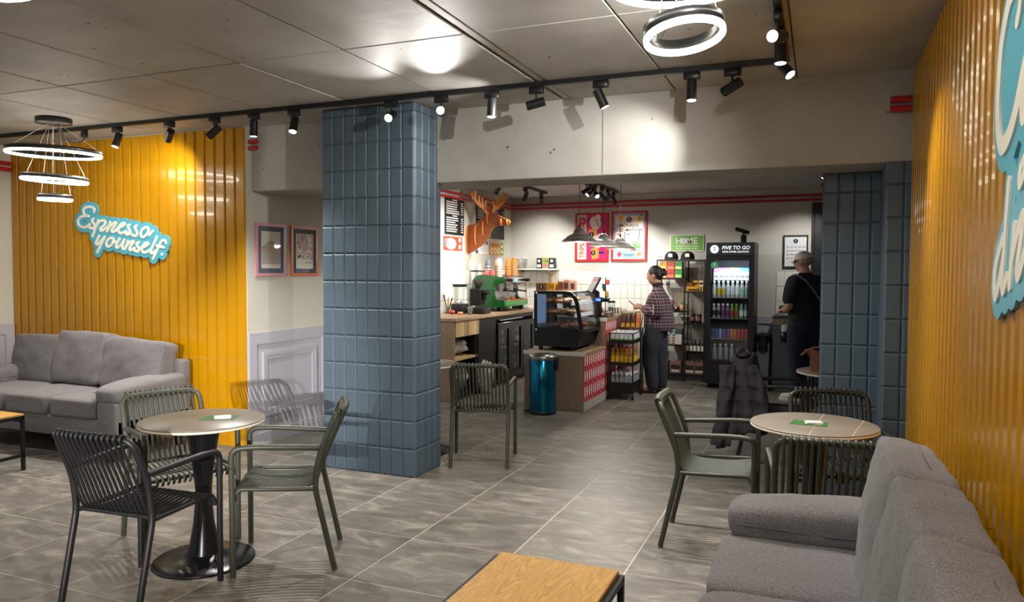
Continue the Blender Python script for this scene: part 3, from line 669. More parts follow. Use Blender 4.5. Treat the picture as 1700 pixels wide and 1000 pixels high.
M_GLASS = mat_pane('picture_glass', (1, 1, 1), 0)
def wall_frame(name, label, y0, y1, z0, z1, frame, mount, art, lines):
    t = thing(name, label, 'picture', (-4.44, (y0+y1)/2, z0)); w = y1-y0; h = z1-z0; e = .028
    f = MB()
    f.box(.0, .016, -w/2, w/2, 0, e).box(.0, .016, -w/2, w/2, h-e, h).box(0, .016, -w/2, -w/2+e, e, h-e).box(0, .016, w/2-e, w/2, e, h-e); f.build('frame', mat(name+'_frame', frame, .35), t)
    MB().box(0, .010, -w/2+e, w/2-e, e, h-e).build('mount', mat(name+'_mount', mount, .8), t)
    a, b, c, d = -w/2+.07, w/2-.07, .07, h-.07
    MB().box(.010, .0115, a, b, c, d).build('print', M_PAPER, t)
    lines(t, a, b, c, d)
    MB().box(.0130, .0136, -w/2+e, w/2-e, e, h-e).build('glass', M_GLASS, t)
def art_hill(t, a, b, c, d):
    h = d-c; cols = ['#8a8580', '#b9ada0', '#b87f6a', '#9b9a94', '#a8a39c', '#8d8a86']
    for k in range(26):
        u = k/25; z = c+h*(.12+.62*u); wdt = (b-a)*(1 if u < .72 else 1-(u-.72)*3.0)*.96
        if wdt <= 0: continue
        mid = (a+b)/2+.004*math.sin(k*2.1); col = cols[(k*7) % 6] if not 14 < k < 18 else '#c0705a'
        MB().box(.0115, .0122, mid-wdt/2, mid+wdt/2, z, z+h*.015).build('drawn_line', mat('ink_'+col[1:], col, .8), t)
def art_shapes(t, a, b, c, d):
    MB().box(.0115, .0122, a+.006, b-.006, c+(d-c)*.27, d-.004).build('drawing', mat_art('art_shapes', ['#23262c', '#e9e6df', '#b24a36', '#efece4', '#3b4a5f', '#d58a3a', '#dcd9d2', '#8b3d33', '#23262c'], 14, 4), t)
    MB().box(.0115, .0120, (a+b)/2, b-.02, c+.05, c+.055).build('drawn_line', mat('ink', '#2c2c2c', .8), t)
wall_frame('picture_pink', 'pink framed print of a layered hill left of the orange frame', 5.055, 5.44, 1.445, 1.905, '#c98a94', '#656d7b', None, art_hill)
wall_frame('picture_orange', 'orange framed abstract print beside the blue column', 5.515, 5.90, 1.445, 1.905, '#c4561b', '#434a4e', None, art_shapes)
for o in D.objects:
    if o.name.startswith('picture_'): o.name = 'framed_picture'
# ------------------------------------------------------------------ counter area: glass, wood, print materials
M_PANE = mat_pane(); M_CLEAR = mat_pane('clear_plastic', (.93, .95, .95), .03); M_DIMPANE = mat_pane('fridge_pane', (.8, .84, .88), .03)
M_BWOOD = mat_oak('brown_wood', '#74604c', '#95816a', 2); M_BWOOD_H = mat_oak('brown_wood_top', '#7d664d', '#a58b6c', 1); M_LWOOD = mat_oak('light_wood', '#9c8057', '#c4a878', 2)
C_ = lambda c, r=.5, **k: mat('c_'+c[1:]+('_%d' % int(r*100)), c, r, **k)
M_INK = C_('#141414', .6)
def roundel(par, loc, r, face='-y', fg='#f2f0ea', bg='#161616'):
    """black disc with the numeral 5"""
    n = {'-y': (0, -1, 0), '+x': (1, 0, 0)}[face]; p = Vector(loc); q = p+Vector(n)*.0012
    o = MB().cyl(p, q, r, n=18).build('roundel', C_(bg), par)
    text('5', r*1.75, C_(fg), o, q+Vector(n)*.0006, face, ext=.0004, bold=r*.03); return o
# ------------------------------------------------------------------ espresso counter along the side wall
cnt = thing('espresso_counter', 'long wooden espresso counter along the side wall', 'counter', (-4.43, 7.6, 0))
MB().rbox(0, .62, -.01, 2.60, .92, .957, .003, 1, smooth=False).build('worktop', M_BWOOD_H, cnt)
MB().box(.01, .59, 0, .03, 0, .92).build('end_panel', M_BWOOD, cnt, label='brown wooden end panel')
MB().box(.01, .59, .66, .68, 0, .92).build('divider', M_BLACK, cnt); MB().box(.01, .03, .03, .66, 0, .92).build('back_panel', M_BLACK, cnt)
MB().box(.03, .58, .03, .66, .46, .485).build('shelf', M_LWOOD, cnt); MB().box(.03, .58, .03, .66, .02, .05).build('shelf', M_BLACK, cnt)
dw = MB().box(.05, .585, .032, .66, .735, .915).build('drawer', M_LWOOD, cnt)
for k in range(9):
    y = .034+k*.0695; c = ['#b79a6b', '#c9ae80', '#8f7853', '#bfa273', '#a58a5f'][(k*3) % 5]
    MB().box(.585, .60, y, y+.068, .737, .913).build('front_strip', mat_oak('strip_'+c[1:], c, c, 2) if 'strip_'+c[1:] not in D.materials else D.materials['strip_'+c[1:]], dw)
MB().box(.54, .585, .60, .625, .05, .735).build('post', M_BLACK, cnt)
MB().box(.01, .585, .68, 1.20, .0, .92).build('dark_panel', M_BLACK, cnt, label='black panel left of the bottle cooler')
# under-counter cooler with three glass doors
co = thing('bottle_cooler', 'black under counter cooler with three glass doors', 'cooler', (-4.42, 8.81, 0))
sh = MB(); sh.box(.02, .56, 0, .03, .06, .915).box(.02, .56, 1.34, 1.37, .06, .915).box(.02, .05, 0, 1.37, .06, .915).box(.02, .56, 0, 1.37, .86, .915).box(.02, .56, 0, 1.37, .06, .1); sh.build('body', M_BLACK, co)
MB().box(.1, .5, .02, 1.35, 0, .06).build('plinth', M_BLACK, co); MB().box(.06, .52, .03, 1.34, .47, .478).build('shelf', M_STEEL, co)
for k in range(3):
    y0 = .03+k*.437; y1 = y0+.43
    f = MB(); f.box(.562, .595, y0, y0+.075, .1, .82).box(.562, .595, y1-.075, y1, .1, .82).box(.562, .595, y0+.075, y1-.075, .1, .17).box(.562, .595, y0+.075, y1-.075, .74, .82)
    d = f.build('door', M_BLACKG, co); MB().box(.575, .580, y0+.075, y1-.075, .17, .74).build('pane', M_DIMPANE, d)
MB().tube([(.60, .06, .862), (.60, .85, .862)], .008, 8).build('handle_bar', M_CHROME, co)
lg = D.lights.new('cooler_led', 'AREA'); lg.shape = 'RECTANGLE'; lg.size = .9; lg.size_y = .03; lg.energy = 1.5; lo = D.objects.new('cooler_led', lg); COL.objects.link(lo); lo.parent = co; lo.location = (.3, .68, .85)
def bottle(loc, r, h, body, cap, label, name='bottle', grp=None, band=None, cat='bottle', neck=.38):
    t = thing(name, label, cat, loc, 0, grp)
    MB().lathe([(0, 0), (r*.92, 0), (r, r*.2), (r, h*.62), (r*.8, h*.72), (r*neck, h*.82), (r*neck, h*.93), (0, h*.93)], 12).build('body', body, t)
    MB().lathe([(r*neck*1.15, h*.88), (r*neck*1.15, h), (0, h)], 10).build('cap', cap, t)
    if band: MB().lathe([(r*1.02, h*.18), (r*1.02, h*.55)], 12).build('paper_band', band, t)
    return t
def can(loc, r, h, m, label, grp, base=None):
    t = thing('can', label, 'can', loc, 0, grp)
    MB().lathe([(0, .002), (r*.8, 0), (r, h*.05), (r, h*.9), (r*.85, h*.97), (r*.85, h), (0, h*.985)], 14).build('body', m, t)
    MB().lathe([(r*.86, h*.985), (r*.86, h*1.004), (r*.78, h*1.004), (r*.78, h*.985), (r*.86, h*.985)], 14).build('rim', M_STEEL, t)
    if base: MB().lathe([(r*1.01, h*.06), (r*1.01, h*.35)], 14).build('colour_band', base, t)
    return t
proto = bottle((-4.05, 8.93, .478), .03, .2, C_('#4d4f50', .2), C_('#8a8a88'), 'bottle in the under counter cooler', grp='bottles in the under counter cooler', band=C_('#a9a59c'))
for k in range(1, 18):
    zz = .478 if k < 9 else .10; i = k % 9
    dup(proto, (-4.05+.06*(k % 2), 8.93+.14*i, zz), 0)
# plastic bags of cups on the open shelf
M_BAG = mat('clear_bag', '#c9c6c4', .18, noise=(14, .35), bump=(25, .9, .03), alpha=.72)
def lump(loc, r, m, label, name, cat, seed, grp=None, amp=.35, fr=6, nu=22, nv=14):
    t = thing(name, label, cat, loc, 0, grp)
    def fn(u, v):
        a = 2*PI*u; b = -PI/2+PI*v; d = Vector((math.cos(a)*math.cos(b), math.sin(a)*math.cos(b), math.sin(b)))
        q = d+Vector((mnoise.noise(d*fr*.5+Vector((seed, 0, 0))), mnoise.noise(d*fr*.5+Vector((0, seed, 0))), mnoise.noise(d*fr*.5+Vector((0, 0, seed)))))*amp
        return (q.x*r[0], q.y*r[1], max(0, r[2]+q.z*r[2]))
    MB().surf(fn, nu, nv, cu=True).build('film', m, t)
    return t
for k, (y, z, rr, lab) in enumerate(((7.80, .485, (.2, .12, .09), 'clear bag of cups on the counter shelf, left one'), (8.08, .485, (.2, .13, .1), 'clear bag of cups on the counter shelf, right one'),
    (7.82, .05, (.2, .15, .16), 'clear bag of lids below the counter shelf, left one'), (8.10, .05, (.2, .13, .18), 'clear bag of lids below the counter shelf, right one'))):
    b_ = lump((-4.12, y, z), rr, M_BAG, lab, 'plastic_bag', 'bag', 3.3*k+1, 'clear bags under the counter')
    for i in range(5):
        a = i*1.3+k; MB().lathe([(.022, 0), (.032, .07), (.033, .07), (.024, .0)], 10, M=Matrix.Translation((.1*math.cos(a)*.9, .07*math.sin(a), .02+.02*(i % 3))) @ Matrix.Rotation(.8+i, 4, 'X')).build('cup', C_(['#d9d4cc', '#b9636d', '#cfcac2', '#8a8f8c', '#d9b3b3'][i]), b_)
bb = lump((-3.78, 8.35, 0), (.1, .13, .20), M_BAG, 'big clear bag of cups hanging beside the open counter shelf', 'plastic_bag', 'bag', 9, 'clear bags under the counter', .45)
# ------------------------------------------------------------------ espresso machine
M_GRN = mat('machine_green', '#155423', .22, coat=.4); M_GRNL = mat('machine_light_green', '#3d8d3f', .3)
em = thing('espresso_machine', 'green two group espresso machine on the wooden counter', 'coffee machine', (-4.36, 9.15, .957))
side = [(.02, .10), (.05, .055), (.38, .055), (.49, .075), (.49, .15), (.40, .16), (.36, .17), (.34, .21), (.34, .33), (.37, .36), (.47, .38), (.49, .40), (.49, .44), (.36, .475), (.20, .495), (.08, .48), (.02, .42), (.0, .3)]
for y in (0, .80): MB().prism(side, 1, y, y+.045).build('side_panel', M_GRN, em)
MB().box(.03, .33, .045, .80, .06, .46).build('body', M_STEEL, em); MB().rbox(.04, .46, .045, .80, .455, .475, .005, 1).build('cup_tray', M_STEEL, em)
MB().rbox(.33, .485, .045, .80, .38, .46, .02, 3).build('head_panel', M_CHROME, em)
MB().rbox(.30, .50, .045, .80, .065, .14, .008, 2).build('drip_tray', M_GRNL, em); MB().box(.34, .50, .05, .795, .14, .15).build('drip_grate', C_('#b06a33', .4), em)
MB().box(.485, .488, .36, .44, .40, .44).build('display', mat('blue_display', '#3c78ff', .3, emit=3), em)
for y in (.20, .56):
    g = MB().cyl((.40, y+.05, .39), (.40, y+.05, .30), .035, n=16).build('group_head', M_CHROME, em)
    MB().cyl((.40, y+.05, .30), (.40, y+.05, .265), .038, n=16).cyl((.41, y+.05, .28), (.56, y+.06, .262), .011, n=8).build('portafilter', M_BLACK, g)
for y in (.08, .75): MB().tube(spline([(.46, y, .37), (.50, y, .33), (.50, y, .2), (.52, y, .16)], 4), .007, 6).build('steam_wand', M_CHROME, em); 
for y in (.10, .72): MB().cyl((.48, y, .42), (.56, y, .42), .022, n=12).build('steam_knob', M_BLACK, em)
for x, y in ((.06, .05), (.42, .05), (.06, .78), (.42, .78)): MB().cyl((x, y, 0), (x, y, .06), .022, n=12).build('foot', M_BLACK, em)
lump((-3.95, 9.62, 1.108), (.035, .05, .018), C_('#d9741f', .6), 'orange sponge lying on the machine drip tray', 'sponge', 'sponge', 4, None, .3)
# cup stacks on the machine
def cup_stack(x, y, z, r, n, cols, label, up=True, pitch=.0125):
    t = thing('cup_stack', label, 'paper cups', (x, y, z), 0, 'paper cups on the machine'); h = .085*r/.04
    for k in range(n):
        c = cols[k % len(cols)]
        key = ('cup', r, c, up)
        if key not in _tc: _tc[key] = MB().lathe([(r, 0), (r*1.04, .004), (r, .008), (r*.74, h), (0, h), ] if up else [(0, 0), (r*.74, 0), (r, h-.004), (r*1.04, h), (r*.98, h), (r*.7, .004), (0, .004)], 14).mesh('cup', C_(c, .6))
        obj('cup', _tc[key], t, (0, 0, k*pitch))
    return t
MZ = .957+.475
cup_stack(-4.28, 9.22, MZ, .032, 9, ['#c8c6c4', '#c8c6c4', '#c8c6c4'], 'short stack of white and red cups at the left end of the machine')
cup_stack(-4.20, 9.26, MZ, .032, 2, ['#c63228', '#d8584a'], 'two small red cups on the machine front left')
cup_stack(-4.10, 9.22, MZ, .032, 2, ['#cf3b30', '#c63228'], 'two small red cups on the machine beside the tall stacks')
cup_stack(-4.22, 9.38, MZ, .036, 13, ['#5d6d70', '#c9c7c2', '#5d6d70'], 'tall stack of grey green cups on the machine')
cup_stack(-4.08, 9.45, MZ, .042, 13, ['#d8d2c4', '#b98d54', '#e3dccb'], 'tall stack of cream patterned cups on the machine')
cup_stack(-4.16, 9.58, MZ, .042, 12, ['#d9813a', '#e3b27a'], 'stack of orange cups behind the cream stack')
cup_stack(-4.05, 9.70, MZ, .045, 13, ['#e08a35', '#d9691f', '#e8b06a'], 'tall stack of bright orange cups on the machine')
cup_stack(-4.02, 9.86, MZ, .048, 13, ['#e6a44e', '#e9c38a', '#d99a8a'], 'rightmost tall stack of orange and pink cups')
# grinder
gr = thing('coffee_grinder', 'black coffee grinder with clear bean hopper left of the machine', 'coffee grinder', (-4.10, 8.80, .957))
MB().rbox(-.09, .10, -.09, .09, 0, .05, .012, 2).build('base', M_BLACK, gr); MB().prism([(-.08, .05), (.05, .05), (.08, .16), (.08, .29), (.03, .31), (-.08, .31)], 1, -.075, .075).build('body', M_BLACK, gr)
MB().rbox(.07, .16, -.05, .05, .24, .30, .01, 2).build('dosing_head', M_BLACK, gr); MB().cyl((.10, 0, .24), (.10, 0, .17), .028, n=14).build('spout', M_BLACK, gr)
MB().lathe([(.03, .31), (.055, .35), (.085, .42), (.092, .50), (.092, .53)], 24).build('hopper', M_CLEAR, gr)
MB().lathe([(0, .312), (.028, .315), (.05, .35), (.078, .415), (.05, .428), (0, .432)], 20).build('coffee_beans', C_('#2a1a12', .5, bump=(90, 1, .01)), gr)
MB().lathe([(0, .53), (.096, .53), (.098, .54), (.09, .55), (0, .552)], 24).build('lid', M_BLACK, gr)
for k in range(5): MB().ball((.085, -.03+.015*k, .20+.02*(k % 3)), .006, 8, 5).build('button', M_CHROME, gr)
# blender
bl = thing('blender', 'countertop blender with a clear jar at left of the grinder', 'blender', (-4.22, 8.52, .957))
MB().rbox(-.09, .09, -.09, .09, 0, .13, .02, 3).build('motor_base', M_BLACK, bl)
MB().lathe([(.055, .13), (.06, .15), (.075, .34), (.077, .34), (.062, .15), (.057, .13), (.055, .13)], 4, smooth=False, M=Matrix.Rotation(PI/4, 4, 'Z')).build('jar', M_CLEAR, bl)
MB().rbox(-.07, .07, -.07, .07, .34, .375, .008, 2).build('lid', M_BLACK, bl); MB().tube(fillet([(.05, .03, .32), (.12, .06, .32), (.11, .06, .19), (.05, .03, .18)], .03), .008, 6).build('handle', M_CLEAR, bl)
kb = thing('knock_box', 'black knock box in front of the espresso machine', 'knock box', (-3.99, 8.62, .957)); MB().rbox(-.1, .1, -.10, .13, 0, .085, .008, 2).build('body', M_BLACK, kb); MB().tube([(-.1, .02, .088), (.1, .02, .088)], .011, 8).build('bar', C_('#2b2b2b', .8), kb)
cp = thing('paper_cup', 'single grey paper cup with roundel on the counter edge', 'cup', (-4.02, 8.40, .957)); MB().lathe([(0, 0), (.026, 0), (.036, .09), (.038, .092), (.034, .09), (.025, .003), (0, .003)], 18).build('body', C_('#8a8c8c', .6), cp); roundel(cp, (.005, -.0325, .05), .018)
cp2 = thing('milk_jug', 'small steel milk jug behind the grey paper cup', 'jug', (-4.08, 8.62, 1.043-.086)); 
MB().lathe([(0, 0), (.035, 0), (.038, .03), (.03, .08), (.033, .1), (.031, .1), (.028, .08), (0, .01)], 18).build('body', M_CHROME, cp2); MB().tube(fillet([(-.03, 0, .09), (-.065, 0, .08), (-.06, 0, .02), (-.035, 0, .02)], .02), .004, 6).build('handle', M_CHROME, cp2)
# utensils and fruit at the left end
uj = thing('utensil_jar', 'glass jar of bar tools at left end of the espresso counter', 'jar', (-4.36, 8.46, .957)); MB().lathe([(0, 0), (.04, 0), (.042, .1), (.040, .1), (.038, .004), (0, .004)], 18).build('jar', M_CLEAR, uj)
for k, (c, dx, dy, h) in enumerate((('#1b1b1b', -.05, -.02, .24), ('#c9a05a', .03, -.03, .21), ('#d8b22a', -.02, .03, .18), ('#1d3b3a', .05, .02, .2))): MB().tube([(0, 0, .005), (dx, dy, h)], [.005, .009], 6).build('tool', C_(c), uj)
for k, (x, y, c, lab) in enumerate(((-4.25, 8.36, '#a8202a', 'red tomato shaped timer at left end of the espresso counter'), (-4.12, 8.33, '#d8702a', 'small orange tub at the very left end of the espresso counter'))):
    t = thing('timer' if k == 0 else 'tub', lab, 'timer' if k == 0 else 'tub', (x, y, .957)); MB().lathe([(0, 0), (.02, 0), (.036, .015), (.04, .03), (.03, .05), (0, .055)] if k == 0 else [(0, 0), (.03, 0), (.036, .03), (.033, .03), (.0, .01)], 16).build('body', C_(c, .3), t); MB().cyl((0, 0, .05 if k == 0 else .02), (0, 0, .062 if k == 0 else .032), .008 if k == 0 else .034, n=10).build('knob' if k == 0 else 'lid', C_('#2d4a22' if k == 0 else '#e8e2d8'), t)
for k in range(3):
    bottle((-4.34+.07*k, 8.62+.03*k, .957), .022, .15, C_(['#d8d4c8', '#b8b4a8', '#cfa23a'][k], .3), C_(['#b3272a', '#333333', '#e0ddd0'][k]), ['white squeeze bottle by the utensil jar', 'grey squeeze bottle by the blender', 'amber squeeze bottle beside the blender'][k], 'squeeze_bottle')
# small things right of the machine
sf = thing('small_sign', 'small black framed card right of the espresso machine', 'card', (-4.08, 10.10, .957), .2); MB().box(-.07, .07, -.008, .008, 0, .15).build('frame', M_BLACK, sf); MB().box(-.055, .055, -.0095, -.008, .02, .13).build('card', C_('#3a3a3a'), sf); roundel(sf, (0, -.0096, .085), .03)
tr_ = thing('napkin_tray', 'white napkin tray at right end of the espresso counter', 'tray', (-3.93, 10.12, .957)); MB().rbox(-.08, .08, -.05, .05, 0, .045, .006, 2).build('body', M_WHITE, tr_); MB().box(-.065, .065, -.04, .04, .045, .05).build('napkins', M_PAPER, tr_)
gb = thing('tea_box', 'green and white tea box behind the napkin tray', 'box', (-4.28, 10.16, .957)); MB().box(-.05, .05, -.06, .06, 0, .06).build('lower', C_('#3f8a45'), gb); MB().box(-.05, .05, -.06, .06, .06, .11).build('upper', M_WHITE, gb)
# ------------------------------------------------------------------ wall shelf
shf = thing('wall_shelf', 'white wall shelf with wooden brackets on the rear wall', 'shelf', (-4.02, 10.75, 1.515))
MB().rbox(-.37, .37, -.22, 0, 0, .022, .003, 1).build('board', M_WHITE, shf)
for x in (-.25, .25):
    MB().prism([(-.012, 0), (-.012, -.22), (-.035, -.22), (-.035, -.06), (-.18, -.022), (-.20, -.022), (-.20, 0)], 0, x-.012, x+.012).build('bracket', C_('#c9b38a'), shf)
for k, (x, w, h, c, lab) in enumerate(((-3.915, .075, .16, '#1d1f2b', 'dark coffee box at left on the wall shelf'), (-3.815, .105, .165, '#8c9a4a', 'green and pink tea box on the wall shelf'), (-3.715, .075, .16, '#1d1f2b', 'dark coffee box at right on the wall shelf'))):
    t = thing('product_box', lab, 'box', (x, 10.62, 1.537), 0, 'boxes on the wall shelf'); MB().rbox(-w/2, w/2, -.05, .05, 0, h, .002, 1, smooth=False).build('carton', C_(c), t)
    roundel(t, (0 if k != 1 else .02, -.0502, h*.72), .022, bg='#161616' if k == 1 else '#e8e6e0', fg='#f2f0ea' if k == 1 else '#161616'); MB().box(-w/2*.8, w/2*.8, -.0512, -.05, h*.12, h*.4).build('print_block', C_('#d06a8a' if k == 1 else '#cfccc4'), t)
for k, x in enumerate((-4.30, -4.17)):
    t = thing('glass_jar', ['left', 'right'][k]+' tall glass on the wall shelf above the tiles', 'glass', (x, 10.63, 1.537), 0, 'glasses on the wall shelf'); MB().lathe([(0, 0), (.035, 0), (.045, .16), (.043, .16), (.033, .005), (0, .005)], 18).build('wall', M_CLEAR, t); MB().lathe([(.048, .16), (.048, .17), (.04, .17), (.04, .16), (.048, .16)], 18).build('rim', M_WHITE, t)
# ------------------------------------------------------------------ bar with red and white tiles
bar = thing('service_bar', 'low wooden bar with red and white patterned tiles under the pastry case', 'counter', (-3.0, 7.66, 0))
MB().box(0, .675, 0, .84, 0, .60).build('body', M_BWOOD, bar); MB().box(-.01, .695, .0, .84, .60, .628).build('worktop', M_BWOOD_H, bar)
MB().box(-.012, .697, -.012, 0, .592, .632).build('edge_strip', C_('#d5d6d6', .35), bar)
tall = thing('service_bar', 'tall rear section of the bar with patterned tiles behind the rack', 'counter', (-3.0, 8.503, 0))
MB().box(0, .675, 0, 1.75, 0, .92).build('body', M_BWOOD, tall); MB().box(-.01, .70, 0, 1.76, .92, .955).build('worktop', M_BWOOD_H, tall); MB().box(-.012, .702, -.012, 0, .915, .957).build('edge_strip', C_('#cfd0d0', .35), tall)
M_TR = C_('#b51a26', .35); M_TW = C_('#e9e3e2', .3)
tp = MB(); TW = .168; tp.m(1).box(0, .006, .0008, TW-.0008, .0008, TW-.0008)
def tq(pts, m, x): tp.m(m).add([(x, min(TW-.0008, max(.0008, y*TW)), min(TW-.0008, max(.0008, z*TW))) for y, z in pts], [tuple(range(len(pts)))])
def te_(cy, cz, ry, rz, m, x, n=16): tq([(cy+ry*math.cos(2*PI*i/n), cz+rz*math.sin(2*PI*i/n)) for i in range(n)], m, x)
for y in (.27, .73): tq([(y-.09, .34), (y-.06, .28), (y+.06, .28), (y+.09, .34), (y+.09, .94), (y+.06, 1), (y-.06, 1), (y-.09, .94)], 0, .0064)
te_(.5, .64, .13, .10, 1, .0068); te_(.5, .64, .05, .04, 0, .0071)
for e in (0, 1): tq([(e-.035, .84), (e+.035, .84), (.5+(.16 if e else -.16)+.03, .46), (.5+(.16 if e else -.16)-.03, .46)], 0, .0066); tq([(e-.035, .44), (e+.035, .44), (.5+(.16 if e else -.16)+.03, .82), (.5+(.16 if e else -.16)-.03, .82)], 0, .0067)
for e in (0, 1): te_(e, .64, .07, .09, 1, .007); te_(e, .13, .13, .10, 2, .0066)
te_(.5, .13, .09, .08, 2, .0066); te_(.5, .13, .05, .045, 1, .0069)
tpm = tp.mesh('pattern_tile', [M_TW, M_TR, C_('#d58a98', .3)])
for k in range(5):
    for r in range(3): obj('pattern_tile', tpm, bar, (.675, k*TW, .095+r*.168))
for k in range(10):
    for r in range(5): o = obj('pattern_tile', tpm, tall, (.675, k*TW+.01, .095+r*.165)); o.scale = (1, 1, .98)
MB().box(.675, .687, 0, .84, 0, .093).build('plinth', C_('#a9a39b', .5), bar); MB().box(.675, .687, 0, 1.75, 0, .093).build('plinth', C_('#a9a39b', .5), tall)
# pedal bin
bn = thing('pedal_bin', 'shiny teal blue pedal bin beside the wooden bar', 'bin', (-2.70, 7.42, 0)); M_TEAL = mat('teal_metal', '#146a8c', .16, .85)
MB().lathe([(.14, .02), (.143, .03), (.143, .57), (.14, .575)], 36).build('body', M_TEAL, bn); MB().lathe([(0, 0), (.146, 0), (.148, .02), (.14, .035)], 36).build('base_ring', M_BLACK, bn)
MB().lathe([(.144, .57), (.148, .575), (.148, .615), (.13, .628), (.05, .634), (0, .635)], 36).build('lid', M_STEEL, bn); MB().rbox(-.20, -.12, -.04, .0, .01, .03, .005, 1).build('pedal', M_BLACK, bn); MB().rbox(.138, .17, -.02, .03, .46, .60, .01, 2).build('hinge', M_BLACK, bn)
# ------------------------------------------------------------------ pastry display case
pc = thing('pastry_case', 'black glass pastry display case on the low bar', 'display case', (-2.93, 7.76, .632)); PZ = .632
prof = [(.0, .04), (.50, .04), (.565, .215), (.565, .245), (.515, .52), (.49, .59), (.43, .64), (.36, .65), (.0, .65)]
win = [(.03, .245), (.52, .245), (.475, .51), (.45, .57), (.40, .61), (.35, .615), (.03, .615)]
def frame_ring(outer, inner, y0, y1):
    mb = MB(); no, ni = len(outer), len(inner)
    v = [(p[0], y0, p[1]) for p in outer+inner]+[(p[0], y1, p[1]) for p in outer+inner]; n = no+ni; f = []
    mb.add(v, [(i, (i+1) % no, n+(i+1) % no, n+i) for i in range(no)]+[(no+(i+1) % ni, no+i, n+no+i, n+no+(i+1) % ni) for i in range(ni)])
    import mathutils.geometry as mg
    tri = mg.tessellate_polygon([[Vector((p[0], p[1], 0)) for p in outer], [Vector((p[0], p[1], 0)) for p in inner]])
    mb.add(v, [tuple(t) for t in tri]); mb.add(v, [tuple(i+n for i in t) for t in tri]); return mb
for y in (0, .675):
    s_ = frame_ring(prof, win, y, y+.022).build('side_frame', M_BLACK, pc); MB().prism(win, 1, y+.008, y+.012).build('pane', mat_pane('case_pane', (.9, .93, .95), .22) if 'case_pane' not in D.materials else D.materials['case_pane'], s_)
MB().box(.0, .50, .022, .675, .04, .235).build('machine_housing', M_BLACK, pc); MB().box(.5, .56, .022, .675, .19, .235).build('front_sill', M_BLACK, pc)
MB().prism([(.557, .245), (.562, .245), (.512, .515), (.487, .585), (.43, .632), (.428, .628), (.482, .582), (.507, .513)], 1, .022, .675).build('front_glass', M_PANE, pc, label='curved clear front glass')
MB().rbox(.0, .40, .022, .675, .632, .652, .006, 1).build('top_panel', C_('#d9d7d2', .3), pc); MB().box(.0, .012, .022, .675, .235, .632).build('rear_panel', C_('#3a3a3c', .3), pc)
for z, d in ((.375, .46), (.505, .42)): MB().box(.015, d, .03, .67, z, z+.008).build('shelf', M_PANE, pc); MB().box(d, d+.012, .03, .67, z-.01, z+.03).build('price_rail', mat('price_rail', '#dfe4e6', .4, emit=.25), pc)
for x in (.06, .44):
    for y in (.06, .62): MB().cyl((x, y, 0), (x, y, .045), .025, n=12).build('foot', M_BLACK, pc)
for p, q in (((.03, -.001, .63), .012), ((.54, -.001, .225), .014), ((.03, -.001, .225), .012)): MB().cyl(p, (p[0], -.008, p[2]), q, n=14).build('cap', M_CHROME, pc)
la = D.lights.new('case_led', 'AREA'); la.shape = 'RECTANGLE'; la.size = .03; la.size_y = .6; la.energy = 2.5; la.color = (1, .95, .85); lo = D.objects.new('case_led', la); COL.objects.link(lo); lo.parent = pc; lo.location = (.36, .35, .625)
def pastry(loc, kind, rz, label, grp):
    t = thing('pastry', label, 'pastry', loc, rz, grp)
    if kind == 0:
        MB().tube(spline([(-.05, .02, .018), (-.025, -.012, .024), (0, -.02, .027), (.025, -.012, .024), (.05, .02, .018)], 4), [.006, .012, .016, .019, .021, .023, .024, .024, .025, .024, .024, .023, .021, .019, .016, .012, .006], 8).build('crust', mat('pastry_crust', '#7d4c22', .45, noise=(40, .4), bump=(60, .5, .01)), t)
    else: MB().lathe([(0, 0), (.03, 0), (.04, .02), (.043, .035), (.03, .05), (0, .055)], 12).build('crust', mat('muffin_crust', '#4f3220', .6, noise=(40, .4), bump=(60, .5, .01)), t)
    MB().ball((0, -.005, .047 if kind == 0 else .054), (.018, .012, .006), 8, 5).build('glaze', mat('glaze', '#c9a37a', .2), t); return t
pa = None; n = 0
for z, xs_, nm in ((.237, (.08, .19, .30, .41), 'bottom'), (.384, (.08, .19, .30, .39), 'middle'), (.514, (.09, .22, .33), 'top')):
    for i, x in enumerate(xs_):
        for j in range(6):
            kind = (i+j) % 3 == 0
            pastry((-2.93+x, 7.76+.085+j*.105, PZ+z), int(kind), i*.9+j*.5, ('muffin' if kind else 'croissant')+' on the '+nm+' shelf of the pastry case', 'pastries on the '+nm+' shelf')
# goods on top of the case
CT = PZ+.653
def carton(name, loc, w, d, h, col, label, cat='box', rz=0, logo=None, grp=None, block=None):
    t = thing(name, label, cat, loc, rz, grp); MB().rbox(-w/2, w/2, -d/2, d/2, 0, h, .002, 1, smooth=False).build('carton', C_(col), t)
    if block: MB().box(-w/2*.82, w/2*.82, -d/2-.0008, -d/2, h*block[1], h*block[2]).build('print_block', C_(block[0]), t)
    if logo: roundel(t, (w*logo[0], -d/2-.0009, h*logo[1]), logo[2])
    return t
carton('gift_box', (-2.86, 7.86, CT), .13, .12, .085, '#9a6a35', 'brown box with round emblem on the pastry case', logo=(0, .5, .026))
carton('gift_box', (-2.755, 7.90, CT), .07, .12, .088, '#d9a62c', 'narrow yellow box on the pastry case', block=('#b9772a', .2, .7))
carton('gift_box', (-2.70, 8.02, CT), .06, .08, .12, '#b25a5a', 'dusky red pouch behind the yellow box')
